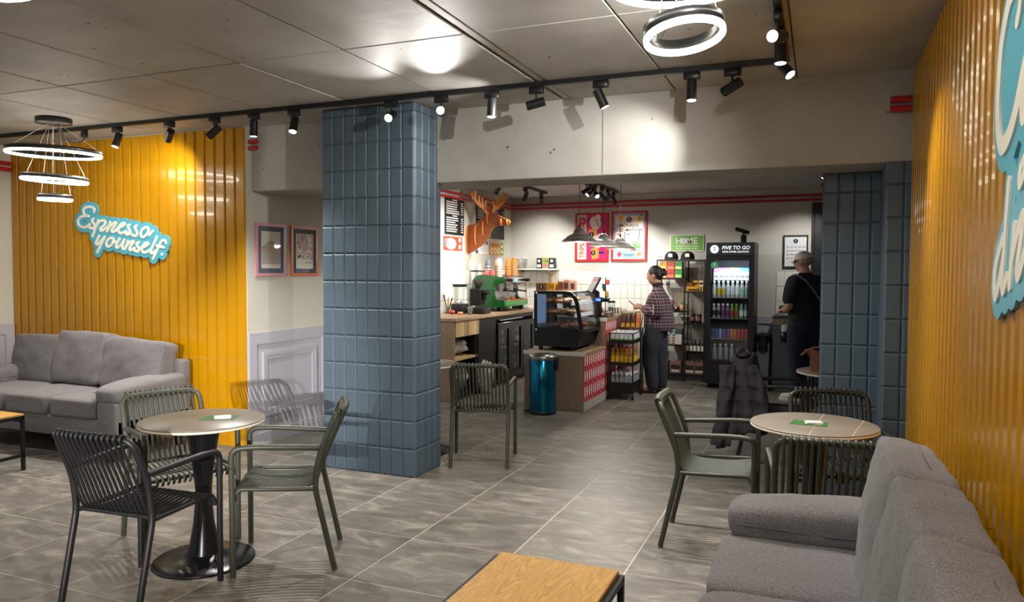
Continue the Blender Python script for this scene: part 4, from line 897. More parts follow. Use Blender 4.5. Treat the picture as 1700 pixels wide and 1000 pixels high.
for k, (x, y, h, c, lab) in enumerate(((-2.66, 7.90, .10, '#8c5a48', 'brown house shaped carton on the pastry case'), (-2.60, 7.92, .12, '#c98f84', 'pink house shaped carton on the pastry case'), (-2.56, 8.02, .11, '#d8a89c', 'pale pink carton nearest the till on the pastry case'))):
    t = carton('house_carton', (x, y, CT), .062, .07, h, c, lab, grp='house cartons', block=('#5a3a2f' if k else '#6a3f30', .15, .75))
    for i in range(3): MB().prism([(-.03+.02*i, h), (-.01+.02*i, h), (-.02+.02*i, h+.018)], 1, -.03, .03).build('gable', C_('#e3c0b4'), t)
# till: screen on an angled stand
ps = thing('till_screen', 'tilted till touchscreen with a red banner behind the pastry case', 'till', (-2.48, 8.71, .957), math.radians(-62))
MB().rbox(-.11, .11, -.10, .10, 0, .02, .006, 2).build('base', M_BLACK, ps); MB().prism([(-.03, .02), (.03, .02), (.02, .30), (-.05, .34)], 0, -.04, .04).build('stand', M_BLACK, ps)
Mt = Matrix.Translation((0, -.05, .36)) @ Matrix.Rotation(math.radians(-28), 4, 'X')
MB().rbox(-.17, .17, -.012, .012, -.125, .125, .006, 2, M=Mt).build('screen_case', M_BLACK, ps); MB().box(-.155, .155, -.0135, -.012, -.11, .11, M=Mt).build('screen', mat('till_screen_face', '#9aa0a3', .2, emit=.35), ps); MB().box(-.15, .15, -.0142, -.0135, .07, .095, M=Mt).build('screen_banner', C_('#b83a52', .3, emit=.3), ps)
bp_ = lump((-2.80, 8.63, .957), (.09, .08, .20), C_('#1b1a1c', .5), 'black fabric bag slumped behind the pastry case', 'cloth_bag', 'bag', 5, None, .4)
cd = thing('card_terminal', 'black customer display with blue light beside the till', 'terminal', (-2.41, 8.545, .957)); MB().rbox(-.03, .03, -.03, .03, 0, .20, .006, 2).build('post', M_BLACK, cd); MB().rbox(-.045, .045, -.04, .03, .18, .24, .008, 2).build('head', M_BLACK, cd); MB().box(-.03, .03, -.0415, -.04, .195, .225).build('display', mat('blue_led_face', '#2a4bff', .3, emit=5), cd)
# syrup stand and jars on the tall bar
st = thing('lollipop_stand', 'tiered stand of colourful sweets beside the till', 'stand', (-2.45, 8.98, .957)); MB().cyl((0, 0, 0), (0, 0, .47), .006, n=8).build('rod', M_BLACK, st); MB().lathe([(0, 0), (.06, 0), (.06, .012), (0, .012)], 20).build('base', M_BLACK, st)
for k, (z, c, a) in enumerate(((.38, '#c04a2a', .3), (.30, '#6fa0b4', 2.4), (.24, '#d9a020', 5.4), (.33, '#2f5a5a', 3.9), (.22, '#7fb0c0', 1.0))): MB().cyl((.028*math.cos(a), .028*math.sin(a), z), (.028*math.cos(a), .028*math.sin(a), z+.06), .02, n=10).build('sweet_tin', C_(c, .35), st)
MB().lathe([(0, .17), (.05, .17), (.055, .21), (.05, .215), (0, .19)], 18).build('dish', M_BLACK, st)
jr = thing('glass_dispenser', 'clear dispenser jar with steel lid on the tall bar', 'jar', (-2.36, 8.93, .957)); MB().lathe([(0, 0), (.04, 0), (.045, .02), (.045, .16), (.042, .16), (.04, .004), (0, .004)], 20).build('jar', M_CLEAR, jr); MB().lathe([(.047, .16), (.047, .185), (0, .19)], 20).build('lid', M_BLACK, jr)
for k in range(4):
    t = thing('snack_jar', 'small clear snack jar in front row on the tall bar', 'jar', (-2.46+.055*(k % 2), 8.60+.045*(k//2)+.02, .957) if 0 else (-2.335, 8.62+.07*k, .957), 0, 'snack jars on the tall bar'); MB().lathe([(0, 0), (.03, 0), (.032, .05), (.03, .05), (0, .003)], 14).build('jar', M_CLEAR, t); MB().lathe([(0, .004), (.026, .004), (.026, .035), (0, .04)], 12).build('snacks', C_(['#7d4c22', '#b9b2a6', '#3b2a20', '#a8763a'][k], .6), t); MB().lathe([(.033, .05), (.033, .06), (0, .062)], 14).build('lid', M_STEEL, t)
sb = thing('striped_box', 'black and white striped box on the tall bar', 'box', (-2.39, 9.22, .957)); MB().rbox(-.07, .07, -.05, .05, 0, .10, .002, 1, smooth=False).build('carton', M_WHITE, sb)
for k in range(4): MB().box(-.062+.034*k, -.047+.034*k, -.0508, -.05, .01, .09).build('stripe', M_INK, sb)
for k in range(6):
    lump((-2.70+.06*k, 9.6+.03*(k % 3), .957), (.05, .045, .035), C_(['#2a2624', '#e4ddd0', '#3a302c', '#d9c9a8', '#242224', '#cfc8ba'][k], .5), ['dark paper packet', 'cream paper packet', 'brown paper packet', 'straw coloured packet', 'black paper packet', 'pale paper packet'][k]+' in the row at the rear of the tall bar', 'packet', 'packet', k*2.2, 'packets at the rear of the bar', .25)
# ------------------------------------------------------------------ bottle rack on wheels
rk = thing('drinks_cart', 'black wheeled drinks cart with cans and bottles beside the bar', 'cart', (-2.28, 8.55, 0)); RW, RD = .28, .42
for x in (0, RW):
    for y in (0, RD):
        MB().box(x-.008, x+.008, y-.008, y+.008, .07, .78).build('post', M_BLACK, rk); w_ = MB().cyl((x-.01, y, .028), (x+.01, y, .028), .028, n=14).build('wheel', M_BLACK, rk); MB().cyl((x, y, .05), (x, y, .075), .007, n=8).build('caster_fork', M_BLACK, w_)
for z, h in ((.66, .04), (.40, .04), (.075, .13)):
    MB().box(0, RW, 0, RD, z, z+.006).build('shelf', M_BLACK, rk); f = MB(); f.box(-.004, RW+.004, -.004, .004, z, z+h).box(-.004, RW+.004, RD-.004, RD+.004, z, z+h).box(-.004, .004, 0, RD, z, z+h).box(RW-.004, RW+.004, 0, RD, z, z+h); f.build('tray_wall', M_BLACK, rk)
f = MB(); f.tube(fillet([(0, 0, .78), (RW, 0, .78), (RW, RD, .78), (0, RD, .78), (0, 0, .78)], .001, 1), .006, 6); f.build('top_rail', M_BLACK, rk)
pr_ = can((-2.25, 8.59, .667), .027, .13, C_('#d3d5d6', .25), 'white and green can in the top tray of drinks cart', 'cans on the drinks cart', C_('#6f9a3a', .3))
for i in range(5):
    for j in range(4):
        if i or j: dup(pr_, (-2.25+.055*i, 8.59+.085*j, .667), 0)
q_ = bottle((-2.245, 8.59, .407), .027, .19, C_('#8a6a18', .2), C_('#c0601f', .4), 'amber juice bottle on the middle shelf of drinks cart', grp='bottles on the drinks cart', band=C_('#c9a62a'))
for i in range(5):
    for j in range(3):
        if i or j: dup(q_, (-2.245+.054*i, 8.59+.11*j, .407), 0)
M_WATER = mat('water_bottle', '#aab3b8', .08, trans=.6, alpha=1)
q_ = bottle((-2.245, 8.59, .083), .026, .23, mat('water_plastic', '#9aa2a6', .1, alpha=.7), C_('#d8dde0', .4), 'clear water bottle in the bottom tray of drinks cart', grp='water bottles on the drinks cart')
for i in range(5):
    for j in range(4):
        if i or j: dup(q_, (-2.245+.054*i, 8.59+.1*j, .083), 0)
ss = thing('snack_stand', 'black stand of snack bags behind the drinks cart', 'stand', (-2.27, 8.99, 0))
for x in (0, .26):
    for y in (0, .12): MB().box(x-.007, x+.007, y-.007, y+.007, 0, .82).build('post', M_BLACK, ss)
MB().box(0, .26, 0, .12, .79, .80).build('shelf', M_BLACK, ss)
for x in (0, .26): MB().tube([(x, 0, .80), (x, .12, .98)], .006, 6).build('side_bar', M_BLACK, ss)
for k in range(4):
    t = thing('snack_bag', 'brown and yellow snack bag, number %s from the bar' % ['one', 'two', 'three', 'four'][k], 'snack bag', (-2.235+.062*k, 9.04, .80), 0, 'snack bags on the stand')
    t['label'] = ['brown snack bag nearest the bar above drinks cart', 'second brown snack bag above the drinks cart', 'third brown snack bag above the drinks cart', 'orange topped snack bag nearest the woman'][k]
    c = cushion(.056, .19, .035, 5, .3, k, 6, .003, Matrix.Translation((0, 0, .097)) @ Matrix.Rotation(PI/2-.15, 4, 'X')); c.build('bag', C_('#4d2f22', .3) if k < 3 else C_('#b8622a', .3), t)
    MB().box(-.022, .022, -.032, -.024, .02, .07).build('print_block', C_('#cf9a22'), t); MB().box(-.02, .02, .0, .03, .185, .2).build('header', C_('#9fae6a'), t)
# ------------------------------------------------------------------ shelving unit with goods
su = thing('shelving_unit', 'black metal shelving unit between the woman and the drinks fridge', 'shelf', (-2.10, 10.34, 0)); SD = .33
for x in (.008, .385, .655):
    for y in (.008, SD-.008): MB().box(x-.009, x+.009, y-.009, y+.009, 0, 1.665).build('post', M_BLACK, su)
for x0, x1, zs in ((.0, .394, (.10, .50, .96, 1.41)), (.394, .664, (.10, .38, .80, 1.23))):
    for z in zs: MB().box(x0, x1, 0, SD, z-.018, z).build('shelf', M_BLACK, su)
MB().box(0, .664, 0, SD, 1.647, 1.665).build('top_shelf', M_BLACK, su); MB().box(.01, .655, .02, .04, .0, .08).build('kick_board', C_('#3a3d40'), su)
SX, SY = -2.10, 10.34
for r in range(2):
    for k, (c, nm) in enumerate((('#d9962a', 'orange'), ('#c5362c', 'red'), ('#3f8f4c', 'green'))):
        for kk in range(1):
            t = carton('tea_carton', (SX+.085+k*.105, SY+.08, 1.412+r*.115), .1, .12, .112, c, nm+' tea carton on the '+('upper' if r else 'lower')+' layer of the top shelf', grp='tea cartons on the top shelf', logo=(-.2, .74, .018), block=(['#e9c37a', '#e08a80', '#c9d98a'][k], .1, .4))
def cap(loc, rz, label):
    t = thing('baseball_cap', label, 'cap', loc, rz, 'caps on the shelving unit'); m = C_('#19191b', .8)
    MB().lathe([(.092, 0), (.096, .03), (.085, .075), (.05, .108), (0, .118)], 20).build('crown', m, t)
    MB().surf(lambda u, v: ((.03+.115*v)*0+(.095+.075*v)*math.sin((u-.5)*2.0)*(1-.15*v), -(.085+.075*v)*math.cos((u-.5)*2.0), .012-.012*v-.02*abs(u-.5)*v+.0), 12, 4).build('brim', m, t)
    MB().box(-.028, .028, -.098, -.088, .035, .082).build('patch', M_WHITE, t); MB().ball((0, 0, .118), .008, 8, 5).build('button', m, t); return t
cap((SX+.17, SY+.18, 1.667), 0, 'black cap at left on top of the shelving unit'); cap((SX+.392, SY+.18, 1.667), .1, 'black cap at right on top of the shelving unit')
pcard = thing('price_card', 'small grey price card on top of the shelving unit', 'card', (SX+.045, SY+.02, 1.666)); MB().box(-.035, .035, 0, .004, 0, .05).build('card', C_('#8b8e90'), pcard); text('5 lei', .022, M_WHITE, pcard, (0, -.001, .026), ext=.0004) if 0 else MB().box(-.025, .025, -.0006, 0, .02, .032).build('print_block', M_WHITE, pcard)
def mug(loc, c, label, h=.09, r=.038):
    t = thing('mug', label, 'mug', loc, 0, 'mugs on the shelving unit'); MB().lathe([(0, 0), (r*.85, 0), (r, h*.2), (r, h), (r*.93, h), (r*.9, .006), (0, .006)], 18).build('body', C_(c, .25), t); MB().tube(fillet([(r*.95, 0, h*.8), (r*1.7, 0, h*.75), (r*1.6, 0, h*.3), (r*.95, 0, h*.25)], r*.5), .006, 6).build('handle', C_(c, .25), t)
mug((SX+.19, SY+.08, .961), '#8a4a5c', 'tall plum coloured mug on the shelving unit', .15, .042); mug((SX+.275, SY+.06, .961), '#2a2626', 'short dark mug on the shelving unit', .06); mug((SX+.335, SY+.16, .961), '#4f6a3c', 'green mug on the shelving unit', .11); mug((SX+.345, SY+.07, .961), '#a87a48', 'ochre mug on the shelving unit', .085, .034); mug((SX+.1, SY+.1, .961), '#b7aca0', 'stone coloured mug on the shelving unit', .1)
for k in range(6):
    c = '#2f4a4a' if k > 3 else '#c9c4b6'
    t = carton('chocolate_box', (SX+.20+.006*(k % 2), SY+.1, .502+k*.035), .30, .17, .033, c, ['lowest pale', 'second pale', 'third pale', 'fourth pale', 'lower teal', 'upper teal'][k]+' flat box in the stack on the shelving unit', grp='flat boxes in the stack')
    for i in range(3): MB().box(-.12+.07*i, -.08+.07*i, -.0862, -.085, .008, .025).build('print_block', C_('#2b2b2b' if k < 4 else '#b9c2c0'), t)
for k, x in enumerate((.09, .27, .46, .59)):
    t = carton('gift_carton', (SX+x, SY+.09, .102), .155 if k < 2 else .125, .14, .17, '#7d5a55', ['first', 'second', 'third', 'fourth'][k]+' dusky pink gift carton on the bottom shelf from left', grp='gift cartons on the bottom shelf', block=('#2a1f20', .35, .68)); MB().box(-.05, .05, -.0712, -.07, .02, .05).build('caption_strip', C_('#cfc2b8'), t)
    o_ = MB().cyl((0.03, -.06, .175), (.03, -.066, .175), .022, n=16).build('roundel', M_INK, t); text('5', .035, M_WHITE, o_, (.03, -.0668, .175), ext=.0004)
t = carton('display_box', (SX+.52, SY+.08, 1.232), .22, .13, .07, '#c8931f', 'yellow display box of biscuits on the right bay', block=('#4a2f16', .1, .5), logo=(.3, .6, .024)); MB().box(-.10, -.03, -.066, .05, .07, .12).build('backing', C_('#6b3d1c'), t)
for k in range(2): carton('biscuit_pack', (SX+.525+.07*k, SY+.10, 1.303), .062, .07, .075, ['#d8a62c', '#cfc4a2'][k], ['yellow', 'cream'][k]+' biscuit pack standing on the yellow display box', block=('#2b241c', .3, .7), grp='biscuit packs')
for k in range(2): 
    t = thing('coffee_tin', ['left', 'right'][k]+' dark floral coffee tin on the right bay', 'tin', (SX+.49+.085*k, SY+.09, .802), 0, 'coffee tins'); MB().lathe([(0, 0), (.036, 0), (.036, .11), (.034, .12), (0, .12)], 18).build('body', C_('#231d1c', .35), t); MB().lathe([(.0365, .03), (.0365, .085)], 18).build('paper_band', mat('floral_band', '#7a4a44', .5, noise=(60, .7)), t)
for k in range(5): bottle((SX+.425+.052*k, SY+.08, .382), .021, .19, C_('#17171a', .2), C_('#17171a', .3), ['first', 'second', 'third', 'fourth', 'fifth'][k]+' slim black syrup bottle with white band on right bay', 'syrup_bottle', 'syrup bottles on the right bay', C_('#d8d6d0'))
# ------------------------------------------------------------------ drinks fridge
fg = thing('drinks_fridge', 'tall black glass door drinks fridge with lit header', 'fridge', (-1.37, 9.88, 0)); FW, FD, FH = .595, .62, 1.875
b = MB(); b.box(0, .03, .03, FD, .06, FH).box(FW-.03, FW, .03, FD, .06, FH).box(.03, FW-.03, FD-.03, FD, .06, FH).box(.03, FW-.03, .03, FD-.03, 1.70, FH).box(.03, FW-.03, .03, FD-.03, .06, .33); b.build('body', M_BLACK, fg)
MB().box(.03, FW-.03, FD-.034, FD-.03, .33, 1.7).build('liner', C_('#4a4d50', .5), fg)
hd = MB().rbox(0, FW, -.005, .03, 1.705, FH, .004, 1, smooth=False).build('header', C_('#20232a', .3), fg)
rd = MB().cyl((.105, -.005, 1.79), (.105, -.0065, 1.79), .052, n=32).build('roundel', mat('header_white', '#e9ecf2', .4, emit=.5), hd); text('5', .085, M_INK, rd, (.105, -.0072, 1.79), ext=.0004)
text('FIVE TO GO', .064, mat('header_white', '#e9ecf2', .4, emit=.5), hd, (.365, -.0062, 1.805), ext=.0005, bold=.0009, shear=.2); text('MORE COFFEE, LESS BUCKS', .0265, mat('header_white', '#e9ecf2', .4, emit=.5), hd, (.365, -.0062, 1.755), ext=.0005, bold=.0007)
f = MB(); f.box(0, .065, 0, .03, .33, 1.70).box(FW-.065, FW, 0, .03, .33, 1.70).box(.065, FW-.065, 0, .03, .33, .37).box(.065, FW-.065, 0, .03, 1.645, 1.70); dr_ = f.build('door', M_BLACK, fg)
MB().box(.065, FW-.065, .012, .018, .37, 1.645).build('pane', M_PANE, dr_)
s_ = MB().cyl((.105, -.001, 1.585), (.105, -.002, 1.585), .045, n=24).build('sticker', C_('#2f8f5a'), dr_); text('5', .05, M_WHITE, s_, (.105, -.0026, 1.59), ext=.0003)
g_ = MB(); g_.box(0, FW, 0, .03, .06, .325); g_.build('lower_panel', M_BLACK, fg)
for r in range(5):
    for c in range(3): MB().box(.05+c*.17, .19+c*.17, -.006, .001, .10+r*.04, .112+r*.04).build('vent_slat', M_BLACKG, fg)
for x in (.05, FW-.05):
    for y in (.06, FD-.06): MB().cyl((x, y, 0), (x, y, .06), .02, n=10).build('foot', M_BLACK, fg)
MB().box(.08, FW-.08, .06, .085, 1.652, 1.668).build('light_tube', mat('fridge_tube', '#dff0ff', .3, emit=9), fg)
la = D.lights.new('fridge_led', 'AREA'); la.shape = 'RECTANGLE'; la.size = .45; la.size_y = .05; la.energy = 3.2; la.color = (.8, .92, 1); lo = D.objects.new('fridge_led', la); COL.objects.link(lo); lo.parent = fg; lo.location = (.3, .09, 1.645); lo.rotation_euler = (.3, 0, 0)
FS = (.372, .64, .905, 1.17, 1.395)
for z in FS: MB().box(.035, FW-.035, .05 if z < 1.3 else .18, FD-.04, z-.008, z).build('shelf', M_STEEL, fg)
FX = -1.37
def milk(loc, c, label):
    t = thing('milk_carton', label, 'carton', loc, 0, 'cartons in the fridge'); MB().box(-.032, .032, -.03, .03, 0, .10).build('body', C_('#e6e2e6', .4), t); MB().prism([(-.03, .10), (.03, .10), (.004, .145), (.004, .158), (-.004, .158), (-.004, .145)], 0, -.032, .032).build('gable_top', C_(c, .4), t); MB().box(-.026, .026, -.0308, -.03, .03, .06).build('print_block', C_('#8a8f9a'), t)
for k in range(7): milk((FX+.105+.066*k, 10.11, 1.396), ['#b45fb4', '#b45fb4', '#b45fb4', '#d9b45a', '#d9b45a', '#4a8fd0', '#3f7fc4'][k], ['first', 'second', 'third', 'fourth', 'fifth', 'sixth', 'seventh'][k]+' carton from left in the fridge, '+['purple', 'purple', 'purple', 'yellow', 'yellow', 'blue', 'blue'][k]+' gable')
MW = mat('frosted_bottle', '#c9d0d2', .15, alpha=.8)
o10 = ['first', 'second', 'third', 'fourth', 'fifth', 'sixth', 'seventh', 'eighth', 'ninth', 'tenth']
for k in range(8): bottle((FX+.095+.058*k, 9.965, 1.171), .026, .215, MW, C_('#dfe5e6'), o10[k]+' clear tall bottle from left on the fridge shelf below the cartons', grp='tall bottles in the fridge', band=C_(['#d8d8d2', '#cfc03a', '#cfc03a', '#c9d6da', '#c9d6da', '#dcdcd8', '#8fc4b8', '#8fc4b8'][k]), neck=.5)
for k in range(8): bottle((FX+.095+.057*k, 9.965, .906), .024, .185, C_(['#a7a7a2', '#9d9d99', '#8a5d86', '#8a5d86', '#55752a', '#55752a', '#6a8f88', '#6a8f88'][k], .25), C_(['#e6e4de', '#e6e4de', '#e6e4de', '#e6e4de', '#6a8f3a', '#6a8f3a', '#2f7f8a', '#2f7f8a'][k]), o10[k]+' juice bottle from left on the middle fridge shelf', 'juice_bottle', 'juice bottles in the fridge', C_(['#3a3a3a', '#3a3a3a', '#5a3a5a', '#5a3a5a', '#8a3a30', '#8a3a30', '#c4d6d2', '#c4d6d2'][k]), neck=.55)
for k in range(10): can((FX+.085+.047*k, 9.965, .641), .0215, .125, C_(['#3a4f86', '#2f5f9a', '#6fa0c4', '#7a4a8a', '#6a4a9a', '#b5702a', '#b5702a', '#a83a30', '#a83a30', '#b03a3a'][k], .3), o10[k]+' slim can from left on the lower fridge shelf', 'cans in the fridge')
for k in range(4): bottle((FX+.11+.072*k, 9.975, .373), .028, .2, mat('water_plastic', '#9aa2a6', .1, alpha=.7), C_('#cfd6da'), o10[k]+' water bottle from left on the bottom fridge shelf', 'water_bottle', 'water bottles in the fridge')
for k in range(3): 
    t = thing('water_glass', o10[k]+' upturned clear cup from left on the bottom fridge shelf', 'cup', (FX+.395+.06*k, 9.975, .373), 0, 'cups in the fridge'); MB().lathe([(.028, 0), (.022, .1), (0, .102)], 14).build('wall', M_CLEAR, t); MB().ball((0, 0, .125), (.012, .012, .008), 8, 5).build('knob', M_WHITE, t); MB().cyl((0, 0, .10), (0, 0, .12), .005, n=6).build('stem', M_WHITE, t)
dv = thing('fan_head', 'small black swivel projector on top of the drinks fridge', 'projector', (-.93, 10.1, 1.877)); MB().rbox(-.035, .035, -.035, .035, 0, .10, .008, 2).build('post', M_BLACK, dv); MB().rbox(-.10, .08, -.045, .045, -.02, .03, .012, 3, M=Matrix.Translation((-.01, 0, .145)) @ Matrix.Rotation(.32, 4, 'Y')).build('head', M_BLACK, dv); MB().cyl((0, 0, .1), (0, 0, .13), .015, n=10).build('swivel', M_BLACK, dv)
dv.name = 'swivel_projector'
# ------------------------------------------------------------------ waste bin with liner and self service counter at right
wbn = thing('waste_bin', 'clear waste bin with dark liner right of the drinks fridge', 'bin', (-.66, 10.05, 0)); wbn.scale = (.68, .8, 1); MB().lathe([(0, .0), (.13, 0), (.155, .60), (.15, .60), (.125, .01), (0, .01)], 4, smooth=False, M=Matrix.Rotation(PI/4, 4, 'Z')).build('bucket', C_('#6b7678', .25), wbn)
def liner(u, v):
    a = 2*PI*u; r = (.125+.012*math.sin(9*a)+.006*math.sin(23*a))*(1.02+.04*v); sq = 1/max(abs(math.cos(a)), abs(math.sin(a)))**.6
    return (r*sq*math.cos(a), r*sq*math.sin(a), .70-.22*v+.02*math.sin(5*a)*v)
MB().surf(liner, 60, 6, cu=True).build('liner', mat('black_liner', '#15161a', .2, bump=(30, .8, .02)), wbn, label='shiny dark bin liner'); MB().lathe([(.155, .69), (.165, .70), (.16, .72), (.13, .72), (.12, .70), (.155, .69)], 4, smooth=False, M=Matrix.Rotation(PI/4, 4, 'Z')).build('rim', M_BLACK, wbn)
sc_ = thing('self_service_counter', 'grey cabinet where the man in the cap stands', 'cabinet', (-.545, 9.98, 0)); MB().box(0, .62, 0, .75, .08, .92).build('body', C_('#4b5560', .45), sc_); MB().box(.02, .60, .04, .75, 0, .08).build('plinth', C_('#6b6f72'), sc_); MB().box(-.01, .63, -.012, .75, .92, .945).build('worktop', C_('#2c2e30', .4), sc_); MB().box(-.002, .622, -.008, 0, .84, .915).build('wood_rail', M_BWOOD, sc_)
cu_ = thing('straw_cup', 'black cup of white straws hooked on the grey cabinet', 'cup', (-.405, 9.925, .63)); MB().lathe([(0, 0), (.043, 0), (.052, .13), (.05, .13), (.04, .004), (0, .004)], 18).build('cup', M_BLACK, cu_); MB().tube([(0, .045, .1), (0, .046, .30), (0, .05, .32)], .004, 5).build('hook', M_BLACK, cu_)
for k in range(16): a = k*2.4; r = .008*math.sqrt(k); MB().tube([(r*math.cos(a), r*math.sin(a), .02), (r*1.7*math.cos(a), r*1.7*math.sin(a), .20+.012*(k % 3))], .005, 5).build('straw', C_('#d9d9d6'), cu_)
t = carton('sachet_box', (-.43, 10.35, .946), .13, .09, .12, '#4f7a34', 'green sachet box on the grey cabinet by the tiles', block=('#2a3a22', .35, .8)); MB().box(-.07, .07, -.05, .05, 0, .02).build('tray', C_('#c9c6be'), t)
# ------------------------------------------------------------------ posters and signs on the rear wall
def poster(name, label, x0, x1, z0, z1, frame, bg, cat='poster', e=.03, d=.025):
    t = thing(name, label, cat, ((x0+x1)/2, 10.75, z0)); w = x1-x0; h = z1-z0
    if frame: MB().box(-w/2, w/2, -d, 0, 0, e).box(-w/2, w/2, -d, 0, h-e, h).box(-w/2, -w/2+e, -d, 0, e, h-e).box(w/2-e, w/2, -d, 0, e, h-e).build('frame', C_(frame, .4), t)
    MB().box(-w/2+e, w/2-e, -.012, 0, e, h-e).build('sheet', C_(bg, .4), t); return t, w, h
def flat(par, pts, col, lay=0, name='printed_shape', fy=-.012):
    n = len(pts); y = fy-.0006-.0005*lay; MB().add([(p[0], y, p[1]) for p in pts], [tuple(range(n))]).build(name, C_(col, .45), par)
def disc(par, x, z, rx, rz, col, lay=0, a=0, n=20, fy=-.012): flat(par, [(x+rx*math.cos(2*PI*i/n)*math.cos(a)-rz*math.sin(2*PI*i/n)*math.sin(a), z+rx*math.cos(2*PI*i/n)*math.sin(a)+rz*math.sin(2*PI*i/n)*math.cos(a)) for i in range(n)], col, lay, fy=fy)
p1_, w, h = poster('pink_poster', 'red framed pink milkshake poster behind the pendant lamps', -3.40, -2.885, 1.645, 2.365, '#b8201f', '#d6246a')
flat(p1_, [(-.2275, .03), (-.085, .03), (-.085, .69), (-.2275, .69)], '#dcc6c4', 1)
o = text('TRIPLE FRESH', .098, C_('#d8622a'), p1_, (-.155, -.0135, .33), ext=.0003, bold=.002, spacing=.95); o.rotation_euler = (PI/2, -PI/2, 0)
n = 24; flat(p1_, [(-.15+(.07 if i % 2 else .05)*math.cos(2*PI*i/n), .60+(.07 if i % 2 else .05)*math.sin(2*PI*i/n)) for i in range(n)], '#c42a55', 2); text('5%', .045, C_('#f0e8e0'), p1_, (-.15, -.0142, .60), ext=.0003)
for x, z, s in ((.02, .40, 1), (.05, .13, .95)):
    flat(p1_, [(x-.075*s, z+.06*s), (x+.055*s, z+.11*s), (x+.06*s, z-.08*s), (x-.05*s, z-.11*s)], '#e0a04a', 2); disc(p1_, x+.03, z+.17*s, .085*s, .10*s, '#eedcd6', 3, .4); disc(p1_, x+.07, z+.25*s, .04*s, .045*s, '#f3e6e2', 4); disc(p1_, x-.03, z, .038*s, .04*s, '#1a1416', 4); text('5', .06*s, C_('#f0e8e0'), p1_, (x-.03, -.0146, z), ext=.0003)
    flat(p1_, [(x+.035, z+.24*s), (x+.045, z+.24*s), (x+.085, z+.10*s), (x+.075, z+.10*s)], '#241a20', 5)
disc(p1_, -.045, .62, .035, .016, '#5a2a7a', 2); disc(p1_, .17, .58, .045, .016, '#6a4a9a', 2); disc(p1_, .15, .13, .055, .02, '#3a2a6a', 2)
p2_, w, h = poster('lemonade_poster', 'red framed lemonade and iced matcha poster at right', -2.85, -2.325, 1.65, 2.375, '#b8201f', '#8fb4de')
flat(p2_, [(-.20, .19), (.20, .19), (.20, .66), (-.20, .66)], '#ecd9c8', 1); disc(p2_, 0, .605, .04, .04, '#3a4652', 2); text('5', .06, C_('#ecd9c8'), p2_, (0, -.0142, .605), ext=.0003)
text('LIMONADĂ', .062, M_INK, p2_, (-.02, -.0138, .515), ext=.0003, bold=.001); text('ICED MATCHA', .06, M_INK, p2_, (0, -.0138, .45), ext=.0003, bold=.001)
for k in range(2): text('18,90', .022, C_('#c8342f'), p2_, (-.155+.14*k, -.0138, .385), ext=.0002) if 0 else disc(p2_, -.15+.14*k, .39, .03, .008, '#c8342f', 2)
disc(p2_, -.13, .64, .055, .04, '#e8b23a', 3, .5); disc(p2_, .16, .62, .035, .05, '#d8b83a', 3, -.4); flat(p2_, [(.14, .67), (.19, .685), (.21, .66), (.17, .665)], '#3a4a2a', 4)
flat(p2_, [(-.17, .33), (-.02, .33), (-.045, .16), (-.145, .16)], '#e9e2c2', 2); flat(p2_, [(-.165, .27), (-.03, .27), (-.045, .16), (-.145, .16)], '#e0a640', 3); flat(p2_, [(.04, .34), (.19, .34), (.16, .19), (.07, .19)], '#dfe6cf', 2); flat(p2_, [(.05, .29), (.18, .29), (.16, .19), (.07, .19)], '#5fae4a', 3)
for x, z in ((.09, .27), (.13, .24), (.15, .275)): disc(p2_, x, z, .02, .018, '#e6f0da', 4)
for x in (-.08, .13): flat(p2_, [(x, .30), (x+.012, .30), (x+.03, .43), (x+.018, .43)], '#2a2a30', 5)
disc(p2_, .07, .165, .05, .018, '#d65a72', 2); disc(p2_, -.14, .10, .032, .038, '#c8404a', 2); disc(p2_, .15, .10, .04, .03, '#e08a4a', 2, .5); flat(p2_, [(-.09, .095), (.09, .095), (.09, .105), (-.09, .105)], '#4a5a7a', 2); flat(p2_, [(-.07, .075), (.07, .075), (.07, .085), (-.07, .085)], '#4a5a7a', 2)
hm = thing('home_sign', 'green HOME sign above the shelving unit', 'sign', (-1.755, 10.75, 1.785)); MB().rbox(-.24, .24, -.022, -.002, 0, .24, .018, 3).build('border', C_('#d9dfcf', .4), hm); MB().rbox(-.228, .228, -.025, -.004, .012, .228, .014, 3).build('panel', C_('#6fa84a', .4), hm)
text('H', .125, M_WHITE, hm, (-.115, -.0258, .147), ext=.0005, bold=.001); text('ME', .125, M_WHITE, hm, (.07, -.0258, .147), ext=.0005, bold=.001); q = MB().cyl((-.045, -.025, .148), (-.045, -.0265, .148), .042, n=24).build('roundel', M_WHITE, hm); text('5', .062, C_('#3a6a2a'), q, (-.045, -.0272, .148), ext=.0004)
text('ESPERIENȚA DIN CAFENEA', .026, M_WHITE, hm, (0, -.0258, .075), ext=.0004, bold=.0004); text('ACUM ȘI LA TINE ACASĂ', .026, M_WHITE, hm, (0, -.0258, .042), ext=.0004, bold=.0004)
pp, w, h = poster('price_print', 'black framed white price print beside the dark door', -.475, -.165, 1.56, 1.995, '#2a2c2e', '#dfe1e4', 'picture', .018); disc(pp, 0, .355, .03, .03, '#1c1c1e', 1); text('5', .04, M_WHITE, pp, (0, -.0134, .355), ext=.0003)
for r in range(4):
    for c in range(5): flat(pp, [(-.115+.05*c, .27-.05*r), (-.08+.05*c, .27-.05*r), (-.08+.05*c, .282-.05*r), (-.115+.05*c, .282-.05*r)], '#8a8d92', 1); 
